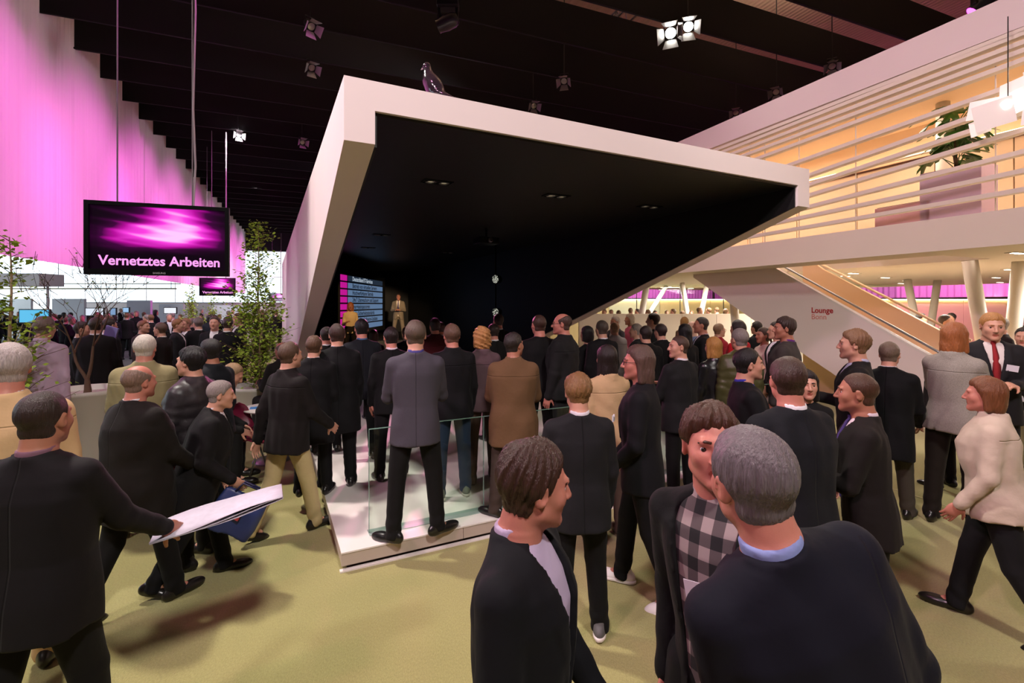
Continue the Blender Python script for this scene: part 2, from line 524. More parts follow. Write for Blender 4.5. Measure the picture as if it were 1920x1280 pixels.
def hairline(style):
    if style == 'short': return ([-.12, -.05, -.022, .0, .022, .04, .06, .09], [-.092, -.086, -.052, .004, -.012, .034, .06, .064])
    if style == 'crop': return ([-.12, -.05, -.022, .0, .022, .04, .06, .09], [-.085, -.078, -.04, .008, -.004, .044, .068, .072])
    if style == 'fringe': return ([-.12, -.05, -.022, .0, .022, .04, .06, .09], [-.09, -.085, -.05, -.002, -.008, .02, .038, .04])
    return ([-.12, -.05, -.022, .0, .022, .04, .06, .09], [-.094, -.088, -.055, -.01, -.015, .03, .055, .06])

def hair_field(fd, hc, HR, style, seed):
    rs = np.random.RandomState(seed)
    ph = rs.uniform(0, 6.28, 6)
    hl = hairline(style)
    thick = {'short': .013, 'crop': .007, 'balding': .009, 'fringe': .018, 'messy': .02, 'long': .018, 'curly': .03, 'bob': .02, 'tail': .012, 'shoulder': .018}.get(style, .012)
    def strands(a, b, e):
        th = np.arctan2(a, b + .01)
        ph_ = np.arctan2(e, np.sqrt(a * a + b * b) + 1e-6)
        if style == 'curly':
            return (np.sin(a * 150 + ph[0]) * np.sin(b * 150 + ph[1]) + np.sin(e * 130 + ph[2] + a * 60)) * .0055
        am = {'messy': .0055, 'crop': .0012, 'short': .0026}.get(style, .0032)
        return am * (np.sin(th * 21 + ph_ * 5 + ph[0]) * .6 + np.sin(th * 34 + ph_ * 9 + ph[1]) * .4 + np.sin(a * 60 + b * 40 + e * 30 + ph[2]) * .7)
    def shaped(a, b, e):
        v = strands(a, b, e)
        hh = np.interp(b - .014, hl[0], hl[1])
        if style in ('short', 'crop', 'balding', 'messy', 'tail'): v = v + .009 * np.clip((-.02 - e) / .06, 0, 1)
        v = v + thick * .8 * np.clip(1 - (e + .024 - hh) / .042, 0, 1) ** 1.4
        return v
    def cut(a, b, e):
        hh = np.interp(b, hl[0], hl[1])
        c = hh - e + np.sin(a * 130 + ph[3]) * .003 + np.sin(a * 310 + ph[4]) * .0015
        if style == 'balding':
            c = np.maximum(c, e - .062 + np.clip(b, -.05, .1) * .55)
        return c
    P = lambda x, y, z: hc + HR @ np.array([x, y, z])
    t = thick
    fd.ell(P(0, -.014, .024), (.0755 + t * .7, .094 + t * .75, .087 + t), HR, k=0, noise=shaped, cut=lambda a, b, e: cut(a, b - .014, e + .024))
    if style in ('short', 'crop', 'messy', 'balding', 'fringe', 'tail'):
        zc = {'crop': -.088}.get(style, -.098)
        fd.ell(P(0, -.034, -.045), (.0645, .0535, .062), HR, k=.012, noise=lambda a, b, e: strands(a, b, e) * .6 + .005 * np.clip((-.01 - e) / .04, 0, 1),
               cut=lambda a, b, e: np.maximum(np.maximum(b - .022 + np.clip(-e, 0, .1) * .25, (zc + .045) - e + np.abs(a) * .25), e - .06))
    if style in ('long', 'shoulder', 'bob', 'curly', 'fringe', 'tail'):
        L = {'long': .20, 'shoulder': .13, 'bob': .07, 'curly': .07, 'fringe': .03, 'tail': .03}[style]
        w = {'curly': .10, 'fringe': .078}.get(style, .085)
        f = lambda a, b, e: strands(a, b, e)
        fd.ell(P(0, -.045, -.02 - L * .35), (w, .068, .06 + L * .75), HR, k=.02, noise=f)
        if style in ('long', 'shoulder', 'bob', 'curly'):
            for s in (-1, 1):
                fd.cone(P(s * .072, -.005, .03), P(s * .078, -.012, -.05 - L * .55), .022, .024, k=.02)
    if style == 'tail':
        fd.cone(P(0, -.11, .02), P(0, -.14, -.12), .026, .016, k=.02)

def make_person(sp):
    """sp: dict of a figure. Local frame: +Y forward, X right, feet on z = 0, built at 1.80 m and scaled."""
    g = sp.get
    seed = g('seed', 1)
    w = g('girth', 1.0)
    fem = g('fem', False)
    res, hres, bres = {'hero': (.0095, .005, .035), 'mid': (.0145, .0075, .05), 'far': (.023, .0125, .06), 'tiny': (.034, .02, .09)}[g('lod', 'mid')]
    sh = .158 if fem else .174
    legs = LEGS[g('legs', 'stand')]
    lean = g('lean', 2) * D2R
    TR = roty(g('tilt', 0) * D2R) @ rotx(-lean)
    # legs by forward kinematics from the hip
    LEG = []
    for side, (fw, out, kn, fy) in zip((1, -1), legs):
        hip = np.array([side * .092, 0, 0.0])
        a = fw * D2R; o = out * D2R
        d1 = np.array([side * math.sin(o) * math.cos(a), math.sin(a), -math.cos(a) * math.cos(o)])
        a2 = (fw - kn) * D2R
        d2 = np.array([side * math.sin(o * .6) * math.cos(a2), math.sin(a2), -math.cos(a2)])
        knee = hip + d1 / np.linalg.norm(d1) * .435
        ank = knee + d2 / np.linalg.norm(d2) * .415
        LEG.append([side, hip, knee, ank, fy, max(0, -a2) * .8])
    low = min(L[3][2] for L in LEG)
    hipz = -low + .088
    if g('legs') == 'sit': hipz = -low + .088
    up = np.array([0, 0, hipz])
    for L in LEG:
        for i in (1, 2, 3): L[i] = L[i] + up
    o = up
    T = lambda x, y, z: o + TR @ np.array([x, y, z])
    HRr = TR @ rotz(g('hyaw', 0) * D2R) @ rotx(-g('hpitch', 0) * D2R + lean * .6) @ roty(g('htilt', 0) * D2R)
    neck0 = T(0, -.028, .525)
    hc = T(0, -.008, .575) + HRr @ np.array([0, .014, .116])
    # arms
    ARM = []
    ar = g('arms', ('down', 'down'))
    for side, key in zip((1, -1), ar):
        fw, out, el, inn = ARMS[key] if isinstance(key, str) else key
        a, u = fw * D2R, out * D2R
        d1 = np.array([side * math.sin(u) * math.cos(a), math.sin(a) * math.cos(u), -math.cos(a) * math.cos(u)])
        b = (fw + el) * D2R
        f = np.array([side * math.sin(u * .5) * .6, math.sin(b), -math.cos(b)])
        i_ = inn * D2R * side
        f = np.array([f[0] * math.cos(i_) - f[1] * math.sin(i_), f[0] * math.sin(i_) + f[1] * math.cos(i_), f[2]])
        d1 = TR @ (d1 / np.linalg.norm(d1)); f = TR @ (f / np.linalg.norm(f))
        s0 = T(side * (sh - .006) * (0.85 + .15 * w), -.012, .45)
        e = s0 + d1 * .29; wr = e + f * .25
        ARM.append((side, s0, e, wr, f, d1))
    ztop = (hc + HRr @ np.array([0, -.014, .024 + .087 + .012]))[2]
    pts = [hc] + [A[i] for A in ARM for i in (1, 2, 3)] + [L[i] for L in LEG for i in (1, 2, 3)] + [A[3] + A[4] * .19 for A in ARM]
    pts = np.array(pts); lo = pts.min(0) - .2; hi = pts.max(0) + .2
    lo[2] = -.04
    root = empty('person', (0, 0, 0))
    sc = 1.0
    parts = []
    def emit(fd, name, mats, parent=None, midx=None, off=None):
        V, Q = fd.mesh()
        if len(V) == 0: return None
        mi = midx(V[Q].mean(1)) if midx else None
        ob = mesh_np(name, V, Q, mats, parent or root, True, mi)
        parts.append(ob)
        return ob
    # ---- body: one continuous skin surface (fine around head and hands)
    fx, fy_, fz = [], [], []
    hr = .125
    fx.append((hc[0] - hr, hc[0] + hr, hres)); fy_.append((hc[1] - hr, hc[1] + .14, hres)); fz.append((hc[2] - .15, hc[2] + .13, hres))
    hand_on = g('hands', True)
    hs = hres * (1.0 if g('lod') == 'hero' else 1.15)
    if hand_on:
        for A in ARM:
            c = A[3] + A[4] * .09
            fx.append((c[0] - .085, c[0] + .085, hs)); fy_.append((c[1] - .095, c[1] + .095, hs)); fz.append((c[2] - .095, c[2] + .095, hs))
    fd = Field(axis_grid(lo[0], hi[0], bres, fx), axis_grid(lo[1], hi[1], bres, fy_), axis_grid(lo[2], hi[2] + .05, bres, fz))
    fd.pad = bres * 1.5
    hx = (hipz) - .95
    bw = min(1.0, w) * (.86 if fem else .92)
    fd.loft(TR, o, [(z, a * bw, b * bw, c) for z, a, b, c in ((-.10, .14, .10, 0), (0, .15, .10, 0), (.12, .13, .088, 0), (.25, .145, .092, 0), (.38, .16, .095, 0), (.46, .14, .075, -.012), (.52, .09, .06, -.022), (.56, .06, .06, -.025))], k=.03)
    for A in ARM:
        fd.cone(A[1], A[2], .04, .032, k=.03); fd.cone(A[2], A[3], .03, .026, k=.015)
    for L in LEG:
        fd.cone(L[1], L[2], .075, .052, k=.04); fd.cone(L[2], L[3], .052, .036, k=.02)
        fd.cone(L[3], L[3] + rotz(-L[4] * D2R) @ np.array([0, .10, -.05]), .034, .022, k=.02)
    fd.pad = .03
    head_field(fd, hc, HRr, face=0 if g('lod') in ('tiny',) else 1, ears=not (g('hair') in ('long', 'shoulder', 'curly', 'bob')) and g('lod') != 'tiny')
    nr = .05 if fem else .057
    fd.cone(neck0, hc + HRr @ np.array([0, -.022, -.055]), nr + .008, nr, k=.028)
    if hand_on:
        for A in ARM:
            side = A[0]
            inward = TR @ np.array([-side, 0.15, 0.0])
            if A[4][2] > -.55: inward = TR @ np.array([-side * .55, 0.0, -.8]) if not g('palmup') else TR @ np.array([-side * .4, 0, .8])
            hand_field(fd, A[3], A[4], inward, side, g('curl', 0.55))
    sk = g('skin', 'fair')
    def lipidx(C):
        q = (C - hc) @ HRr
        return (((q[:, 0] / .023) ** 2 + ((q[:, 2] + .0645) / .0115) ** 2 < 1) & (q[:, 1] > .08)).astype(int)
    emit(fd, 'body', [skin_mat(sk), lip_mat(sk)], midx=lipidx)
    # ---- hair
    hst = g('hair', 'short'); hcol = g('hcol', (52, 38, 30))
    if hst != 'bald':
        r = .2 if hst in ('long', 'shoulder', 'curly', 'bob', 'tail', 'fringe') else .135
        zl = .36 if hst in ('long', 'shoulder') else (.24 if r == .2 else .14)
        q = hres * 1.05
        fh = Field(np.arange(hc[0] - r, hc[0] + r, q), np.arange(hc[1] - r, hc[1] + .14, q), np.arange(hc[2] - zl, hc[2] + .16, q))
        hair_field(fh, hc, HRr, hst, seed)
        emit(fh, 'hair', hair_mat(hcol))
    # ---- eyes and brows
    if g('eyes', False):
        for s in (-1, 1):
            c = hc + HRr @ np.array([s * .032, .0708, .002])
            mb = MB(); mb.lathe([(0.0115 * math.sin(t), -.0115 * math.cos(t)) for t in np.linspace(0, math.pi, 9)], 14)
            V = np.array(mb.v) @ (HRr @ rotx(-math.pi / 2)).T + c
            cen = np.array([V[list(f)].mean(0) for f in mb.f])
            fr = (cen - c) @ HRr
            rr = np.hypot(fr[:, 0], fr[:, 2])
            mi = np.where((fr[:, 1] > 0) & (rr < .0075), 1, 0)
            ob = mesh_np('eye', V, np.array(mb.f), [mat('eye_white', (205, 195, 190), 0.25), mat('eye_iris', (40, 30, 26), 0.2)], root, True, mi); parts.append(ob)
            mb = MB(); mb.tube([hc + HRr @ np.array([s * x, y, z]) for x, y, z in ((.012, .0905, .025), (.03, .0885, .0275), (.048, .074, .020))], [.0035, .0045, .002], 6)
            parts.append(mb.build('eyebrow', hair_mat(hcol if hst != 'bald' else (70, 52, 42)), root, True))
    if g('glasses'):
        mb = MB()
        for s in (-1, 1):
            c = [hc + HRr @ np.array([s * .033 + .023 * math.cos(t), .103 - .004 * abs(math.cos(t)), .003 + .016 * math.sin(t)]) for t in np.linspace(0, 6.283, 17)]
            mb.tube(c, .0016, 5, False)
            mb.tube([hc + HRr @ np.array(v) for v in ((s * .056, .099, .006), (s * .081, .02, .006), (s * .083, -.012, -.002))], .0017, 5)
        mb.tube([hc + HRr @ np.array(v) for v in ((-.011, .104, .006), (0, .108, .008), (.011, .104, .006))], .0016, 5)
        parts.append(mb.build('glasses', mat('glasses_frame', (30, 28, 30), 0.3, metal=0.6), root, True))
    # ---- clothes
    top = g('top', 'suit'); tc = g('tcol', (34, 32, 36)); tk = g('tkind', 'wool')
    amp = {'suit': .0042, 'coat': .005, 'jacket': .0055, 'puffer': .003, 'shirt': .004, 'blouse': .005}[top]
    nz = folds(seed, amp, {'jacket': 2.1, 'blouse': 2.0}.get(top, 1.7))
    hem = {'suit': -.175, 'coat': -.42, 'jacket': -.12, 'puffer': -.12, 'shirt': -.06, 'blouse': -.10}[top]
    hem = g('hem', hem)
    fat = {'suit': 0, 'coat': .012, 'jacket': .014, 'puffer': .026, 'shirt': -.012, 'blouse': -.01}[top]
    belly = max(0, w - 1.0) * .09
    if fem:
        prof = [(-.42, .20, .15, 0), (-.16, .195, .145, -.005), (-.02, .19, .14, -.008), (.13, .15, .115, 0), (.27, .165, .13, .012), (.37, .172, .138, .014), (.44, .172, .115, 0), (.49, .135, .088, -.012), (.535, .085, .07, -.022), (.55, .06, .055, -.025)]
    else:
        prof = [(-.42, .215, .155, 0), (-.17, .202, .148, 0), (-.02, .195, .142, 0), (.13, .176, .13, .004), (.27, .19, .136, .005), (.38, .203, .136, .002), (.45, .196, .115, -.006), (.50, .15, .09, -.014), (.54, .09, .072, -.022), (.555, .06, .055, -.025)]
    prof = [(z, a * (w if z < .4 else 1 + (w - 1) * .6) + fat, b * (w if z < .4 else 1 + (w - 1) * .6) + fat + (belly if -.2 < z < .3 else 0), cy + (belly * .5 if -.2 < z < .3 else 0)) for z, a, b, cy in prof]
    def clip_prof(p, h):
        out = [q for q in p if q[0] > h + .005]
        z0 = np.array([q[0] for q in p]); r_ = [np.interp(h, z0, [q[i] for q in p]) for i in (1, 2, 3)]
        return [(h,) + tuple(r_)] + out
    sit = g('legs') == 'sit'
    hm = max(hem, -.10) if sit else hem
    pj = clip_prof(prof, hm)
    zb = .11   # button
    def vcut(x, y, z):
        wv = np.where(z > zb, .078 * np.clip((z - zb) / (.55 - zb), 0, 1) - .002, -.05)
        if g('wide'): wv = .075 + .02 * np.clip(z / .5, 0, 1)
        else: wv = np.where(z < zb - .06, .09 * np.clip((zb - .06 - z) / .28, 0, 1) - .004, wv)
        return np.minimum(wv - np.abs(x + .004), y - .02)
    openv = top in ('suit', 'coat') or g('open')
    glo = lo.copy(); ghi = hi.copy()
    glo[2] = max(0, hipz + hm - .12); 
    fj = Field(np.arange(lo[0], hi[0], res), np.arange(lo[1], hi[1], res), np.arange(min(glo[2], min(A[3][2] for A in ARM) - .08), hc[2] - .02, res))
    fj.pad = .03
    if openv:
        fj.loft(TR, o, pj, k=0, n=2.25, noise=nz, cut=vcut)
    else:
        pn = nz
        if top == 'puffer':
            def pn(x, y, z): return nz(x, y, z) - .011 * np.abs(np.sin(z * 34 + .5)) ** .6
        fj.loft(TR, o, pj, k=0, n=2.25, noise=pn)
    ca = 'suit' == top
    lift = .010 if ca else 0
    for A in ARM:
        side, s0, e, wr, f, d1 = A
        fj.cone(T(side * .045, -.022, .505), s0 + TR @ np.array([0, 0, .004 + lift]), .046, .058 * (.6 + .4 * w) + fat * .5, k=.03, noise=None) if False else fj.cone(T(side * .045, -.022, .505), s0 + TR @ np.array([0, 0, .002 + lift]), .046, .057 * (.6 + .4 * w) + fat * .4, k=.035)
    # sleeves
    sw = (.85 if fem else 1.0) * (.7 + .3 * w)
    cuff = .0 if top not in ('blouse',) else -.02
    for A in ARM:
        side, s0, e, wr, f, d1 = A
        rg = (.0035, 16, seed, .35)
        if top == 'puffer': rg = (.007, 26, seed, .0)
        fj.cone(s0, e, (.066 if not fem else .058) * (.7 + .3 * w) + fat * .5, .055 * sw + fat * .5, k=.018, ring=rg)
        rl = .20 if g('short') else 1
        if not g('short'):
            fj.cone(e, wr + f * cuff, .054 * sw + fat * .5, .041 * sw + fat * .4, k=.012, ring=(.0032, 14, seed + 2, 0))
    # collar: stand and turned-down leaf
    CR = TR @ rotx(9 * D2R); co = o + TR @ np.array([0, .076, .0])
    if top in ('suit', 'coat', 'jacket', 'puffer'):
        hgt = .574 if top in ('suit',) else .588
        cc = lambda x, y, z: (y - .012 + (z - .53) * .9) if openv else y - .06
        fj.loft(CR, co, [(.50, .094, .092, -.022), (.53, .084, .084, -.02), (hgt, .075, .075, -.018)], k=.008, cut=cc)
        if top != 'suit': fj.loft(CR, co, [(.53, .092, .091, -.022), (hgt - .004, .0805, .080, -.018)], k=.001, cut=cc)
    if openv:
        def lap(x, y, z):
            wv = .078 * np.clip((z - zb) / (.55 - zb), 0, 1) - .002
            wd = .012 + .052 * np.clip((z - zb) / .26, 0, 1) - np.clip((z - .40) / .12, 0, 1) * .03
            q = np.maximum(np.abs(x) - (wv + wd), (wv - .001) - np.abs(x))
            q = np.maximum(q, zb - z)
            if g('wide'): q = q * 0 + 1
            return np.maximum(q, .03 - y)
        fj.loft(TR, o, [(z, a + .007, b + .008, cy) for z, a, b, cy in pj], k=.002, n=2.25, cut=lap)
    tm = seamed(tc, tk, top) if not isinstance(tc, bpy.types.Material) else tc
    jn = {'suit': 'jacket', 'coat': 'coat', 'jacket': 'jacket', 'puffer': 'jacket', 'shirt': 'shirt', 'blouse': 'blouse'}[top]
    emit(fj, jn, tm)
    # shirt under an open jacket, with its collar
    shc = g('shirt', (214, 206, 214))
    if top in ('suit', 'coat', 'jacket', 'shirt') and shc is not None:
        sres = max(res * .8, .008)
        fs = Field(np.arange(o[0] - .3, o[0] + .3, sres) + T(0, 0, .3)[0] - o[0], np.arange(T(0, -.24, .3)[1], T(0, .3, .3)[1] + .08, sres), np.arange(hipz - .08 + min(0, g('shirthem', -.05)), hc[2] - .01, sres))
        if openv:
            fs.loft(TR, o, [(z, max(.03, a - .013 - fat), b - .010 - fat * .6, cy) for z, a, b, cy in clip_prof(prof, g('shirthem', -.05))], k=0, n=2.2, noise=folds(seed + 5, .002))
        fs.loft(CR, co, [(.49, .076, .078, -.02), (.55, .0675, .0685, -.018), (.592, .0635, .0645, -.016)], k=.006, cut=lambda x, y, z: np.minimum(.012 + np.clip((z - .50), 0, .2) * .4 - np.abs(x), y - .015))
        sm = cloth(shc, 'cotton') if not isinstance(shc, bpy.types.Material) else shc
        emit(fs, 'shirt' if top != 'shirt' else 'collar', sm)
    if g('tie') is not None and openv:
        mb = MB()
        def fr(z): return np.interp(z, [q[0] for q in prof], [q[2] + q[3] for q in prof]) - .004 - fat * .6
        zs_ = [.555, .535, .52, .44, .34, .24, .14, .06]
        ws = [.016, .02, .013, .02, .027, .032, .036, .04]
        vv = []; ff = []
        for i, (z, ww) in enumerate(zip(zs_, ws)):
            yb = .048 if z > .53 else (max(fr(z), .05) if z < .5 else .062)
            for sx, dy in ((-1, 0), (0, .009), (1, 0), (0, -.012)):
                vv.append(T(sx * ww, yb + dy, z))
        for i in range(len(zs_) - 1):
            for k_ in range(4): ff.append((i * 4 + k_, i * 4 + (k_ + 1) % 4, i * 4 + 4 + (k_ + 1) % 4, i * 4 + 4 + k_))
        mb.add(vv, ff); parts.append(mb.build('tie', cloth(g('tie'), 'cotton'), root, True))
    if g('badge'):
        bx_, bz = g('badgepos', (.085, .30))
        yb = np.interp(bz, [q[0] for q in prof], [q[2] + q[3] for q in prof]) * math.sqrt(max(.1, 1 - (bx_ / .2) ** 2)) + .012
        mb = MB(); mb.box((0, 0, 0), (.09, .003, .055) if not g('badgetall') else (.06, .003, .1))
        Rm = TR @ rotz(-bx_ * 3.0) @ roty(g('badgerot', 6) * D2R)
        V = np.array(mb.v) @ Rm.T + T(bx_, yb, bz)
        mb.v = [tuple(q) for q in V]; parts.append(mb.build('name_badge', mat('badge_card', (225, 215, 228), 0.5), root))
    # trousers
    lc = g('lcol', tc); lc = (30, 28, 31) if isinstance(lc, bpy.types.Material) else lc
    if g('trousers', True):
        ft = Field(np.arange(lo[0] + .02, hi[0] - .02, res), np.arange(lo[1], hi[1], res), np.arange(0, hipz + .16, res))
        wl = .8 + .2 * w
        pw = (w if not fem else w * .98)
        ft.loft(TR, o, [(-.10, .165 * pw, .125 * pw, 0), (-.02, .175 * pw, .128 * pw, 0), (.06, .165 * pw, .12 * pw, 0), (.12, .15 * pw, .11 * pw, 0)], k=0, n=2.3, noise=folds(seed + 9, .003))
        for L in LEG:
            side, hp, kn, an, fyaw, pit = L
            dn = (an - kn) / np.linalg.norm(an - kn)
            tw = g('legw', 1.0) * wl
            ft.cone(hp + np.array([0, 0, -.02]), kn, .098 * tw, .071 * tw, k=.022, ring=(.002, 9, seed + side, .2))
            ft.cone(kn, an + dn * .03, .070 * tw, .060 * tw * g('hemw', 1.0), k=.012, ring=(.005, 26, seed + side * 2, .45))
            # cut the hem square to the leg
            c = an + dn * (.10)
            ft.ell(c + dn * .05, (.12, .13, .09), None, k=0, mode='s') if False else None
        D = ft.D; X, Y, Z = ft.pts((slice(None),) * 3)
        for L in LEG:
            side, hp, kn, an, fyaw, pit = L
            dn = (an - kn) / np.linalg.norm(an - kn)
            q = (X - an[0]) * dn[0] + (Y - an[1]) * dn[1] + (Z - an[2]) * dn[2] - g('hemdrop', .058)
            near = np.sqrt((X - an[0]) ** 2 + (Y - an[1]) ** 2 + (Z - an[2]) ** 2) < .22
            ft.D = np.where(near, np.maximum(ft.D, q), ft.D).astype(np.float32)
        emit(ft, 'trousers', cloth(lc, g('lkind', 'wool')))
    # shoes
    if g('shoes', True):
        scol = g('shoe', (26, 22, 22)); sk_ = g('shoekind', 'leather')
        fr_ = max(res * .62, .006)
        for L in LEG:
            side, hp, kn, an, fyaw, pit = L
            FR = rotz(fyaw * -D2R * 1.0) @ rotx(-pit)
            P = lambda x, y, z: an + FR @ np.array([x, y, z - .085])
            c = P(0, .06, .05)
            fs = Field(np.arange(c[0] - .2, c[0] + .2, fr_), np.arange(c[1] - .22, c[1] + .22, fr_), np.arange(max(-.03, c[2] - .2), c[2] + .16, fr_))
            flat0 = lambda a, b, e: -(e + .026)
            fs.ell(P(0, .115, .026), (.047, .105, .042), FR, k=0, cut=lambda a, b, e: -(e + .026))
            fs.ell(P(0, -.015, .04), (.040, .078, .058), FR, k=.03, cut=lambda a, b, e: -(e + .04))
            fs.cone(P(0, -.01, .05), P(0, -.015, .10), .043, .045, k=.02)
            X, Y, Z = fs.pts((slice(None),) * 3)
            q = -((X - an[0]) * FR[0, 2] + (Y - an[1]) * FR[1, 2] + (Z - an[2]) * FR[2, 2] + .085)
            fs.D = np.maximum(fs.D, q + 0.0).astype(np.float32)
            sm = mat('shoe_%d_%d_%d' % tuple(scol), scol, 0.28 if sk_ == 'leather' else .7, spec=.6 if sk_ == 'leather' else .3)
            ob = emit(fs, 'shoe', sm)
            if g('sole') and ob is not None:
                fo = Field(np.arange(c[0] - .2, c[0] + .2, fr_), np.arange(c[1] - .22, c[1] + .22, fr_), np.arange(max(-.03, c[2] - .16), c[2] + .06, fr_))
                fo.ell(P(0, .112, .014), (.051, .115, .08), FR, k=0); fo.ell(P(0, -.015, .014), (.044, .085, .08), FR, k=.03)
                X, Y, Z = fo.pts((slice(None),) * 3)
                q = (X - an[0]) * FR[0, 2] + (Y - an[1]) * FR[1, 2] + (Z - an[2]) * FR[2, 2] + .085
                fo.D = np.maximum(np.maximum(fo.D, -q), q - .026).astype(np.float32)
                so = emit(fo, 'sole', mat('sole_rubber_%d_%d_%d' % tuple(g('sole')), g('sole'), .6), ob)
    info = dict(ztop=ztop, hc=hc, HR=HRr, arms=ARM, T=T, hipz=hipz, TR=TR)
    return root, parts, info

CAST = []
def person(label, hx, ytop, Y, yaw, fz=0.0, group=None, **sp):
    """hx, ytop: pixel of the crown of the head; Y: distance from the camera; yaw 0 = facing away, 90 = facing left"""
    sp.setdefault('seed', len(CAST) * 7 + 3)
    sp.setdefault('lod', 'hero' if Y < 2.2 else ('mid' if Y < 6.3 else ('far' if Y < 13 else 'tiny')))
    root, parts, info = make_person(sp)
    top = px(hx, ytop, Y)
    s = (top.z - fz) / info['ztop']
    R = Matrix.Rotation(math.radians(yaw), 4, 'Z')
    hcw = R @ (Vector(info['hc']) * s)
    root.location = (top.x - hcw.x, Y - hcw.y, fz)
    root.rotation_euler = (0, 0, math.radians(yaw))
    root.scale = (s, s, s)
    tag(root, label, 'person', group)
    CAST.append(root)
    root_info[root.name] = (info, s, R)
    return root
root_info = {}
def wpt(root, p):
    """local figure point -> world point"""
    info, s, R = root_info[root.name]
    return Vector(root.location) + R @ (Vector(p) * s)

# ================================================================== the hall
def HPT(t, r, z, o=(0.0, 0.0)):
    """hall frame: t along the hall axis, r to the right of it"""
    return Vector((o[0], o[1], 0)) + WV * t + WN * r + Vector((0, 0, z))
def add_wave(m, scale, strength, dirn='X', dist=0.0):
    n, l, b = nodes_of(m)
    tc = n.new('ShaderNodeTexCoord'); wv = n.new('ShaderNodeTexWave')
    wv.bands_direction = dirn; wv.inputs['Scale'].default_value = scale; wv.inputs['Distortion'].default_value = dist
    l.new(tc.outputs['Object'], wv.inputs['Vector'])
    bp = n.new('ShaderNodeBump'); bp.inputs['Strength'].default_value = strength; bp.inputs['Distance'].default_value = 0.02
    l.new(wv.outputs['Fac'], bp.inputs['Height']); l.new(bp.outputs[0], b.inputs['Normal'])

M_carpet = mat('carpet', (168, 155, 100), 0.95, var=0.16, vscale=1.6, bump=0.5, bscale=260, sheen=0.2)
def weave(m, c0, c1):
    n, l, b = nodes_of(m)
    tc = n.new('ShaderNodeTexCoord')
    a = n.new('ShaderNodeTexNoise'); a.inputs['Scale'].default_value = 90; a.inputs['Detail'].default_value = 5; a.inputs['Roughness'].default_value = .75
    mp = n.new('ShaderNodeMapping'); mp.inputs['Scale'].default_value = (1.6, .7, 1); mp.inputs['Rotation'].default_value = (0, 0, .39)
    l.new(tc.outputs['Object'], mp.inputs[0]); l.new(mp.outputs[0], a.inputs['Vector'])
    big = n.new('ShaderNodeTexNoise'); big.inputs['Scale'].default_value = .8; big.inputs['Detail'].default_value = 3
    l.new(tc.outputs['Object'], big.inputs['Vector'])
    ad = n.new('ShaderNodeMath'); ad.operation = 'MULTIPLY_ADD'; ad.inputs[1].default_value = .25
    l.new(big.outputs['Fac'], ad.inputs[0]); 
    mu = n.new('ShaderNodeMath'); mu.operation = 'MULTIPLY'; mu.inputs[1].default_value = .8
    l.new(a.outputs['Fac'], mu.inputs[0]); l.new(mu.outputs[0], ad.inputs[2])
    cr = n.new('ShaderNodeValToRGB'); cr.color_ramp.elements[0].position = .3; cr.color_ramp.elements[1].position = .75
    cr.color_ramp.elements[0].color = lin(c0); cr.color_ramp.elements[1].color = lin(c1)
    l.new(ad.outputs[0], cr.inputs[0]); l.new(cr.outputs[0], b.inputs['Base Color'])
weave(M_carpet, (130, 123, 70), (181, 172, 110))
M_white = mat('white_laminate', (226, 218, 212), 0.45, var=0.02, vscale=3)
M_matt = mat('white_paint', (232, 218, 216), 0.7, var=0.02, vscale=2)
M_black = mat('black_felt', (9, 7, 9), 0.95, var=0.2, vscale=3)
M_blackwall = mat('black_wall', (9, 8, 9), 0.6, var=0.1, vscale=3)
M_blackceil = mat('black_ceiling', (15, 14, 12), 0.5, var=0.1, vscale=3)
M_dark = mat('dark_metal', (28, 28, 30), 0.4, metal=0.5)
M_steel = mat('steel', (150, 150, 155), 0.35, metal=0.9)
M_grey = mat('grey_hall_floor', (120, 118, 122), 0.6, var=0.1, vscale=2)
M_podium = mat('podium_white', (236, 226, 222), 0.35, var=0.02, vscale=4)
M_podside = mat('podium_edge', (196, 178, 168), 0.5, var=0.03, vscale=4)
M_glass = bpy.data.materials.new('clear_glass')
n_, l_, b_ = nodes_of(M_glass)
mixs = n_.new('ShaderNodeMixShader'); tr_ = n_.new('ShaderNodeBsdfTransparent'); gl_ = n_.new('ShaderNodeBsdfGlossy')
tr_.inputs[0].default_value = (.86, .93, .88, 1); gl_.inputs['Roughness'].default_value = .02
fr_ = n_.new('ShaderNodeFresnel'); fr_.inputs[0].default_value = 1.5
ge_ = n_.new('ShaderNodeNewGeometry'); mu_ = n_.new('ShaderNodeMath'); mu_.operation = 'MULTIPLY'; iv_ = n_.new('ShaderNodeMath'); iv_.operation = 'SUBTRACT'; iv_.inputs[0].default_value = 1
l_.new(ge_.outputs['Backfacing'], iv_.inputs[1]); l_.new(iv_.outputs[0], mu_.inputs[0]); l_.new(fr_.outputs[0], mu_.inputs[1])
l_.new(mu_.outputs[0], mixs.inputs[0]); l_.new(tr_.outputs[0], mixs.inputs[1]); l_.new(gl_.outputs[0], mixs.inputs[2])
l_.new(mixs.outputs[0], n_['Material Output'].inputs['Surface'])
M_glassedge = mat('glass_edge', (150, 190, 175), 0.15, trans=0.4)

# floor
fl = MB().box((0, 28, -.05), (110, 84, .1)).build('floor', M_carpet); tag(fl, kind='structure')
g2 = MB(); 
g2.extrude([HPT(9.6, -40, .0), HPT(9.6, -4.6, .0), HPT(60, -4.6, .0), HPT(60, -40, .0)], (0, 0, .006))
tag(g2.build('floor_grey', M_grey), kind='structure')
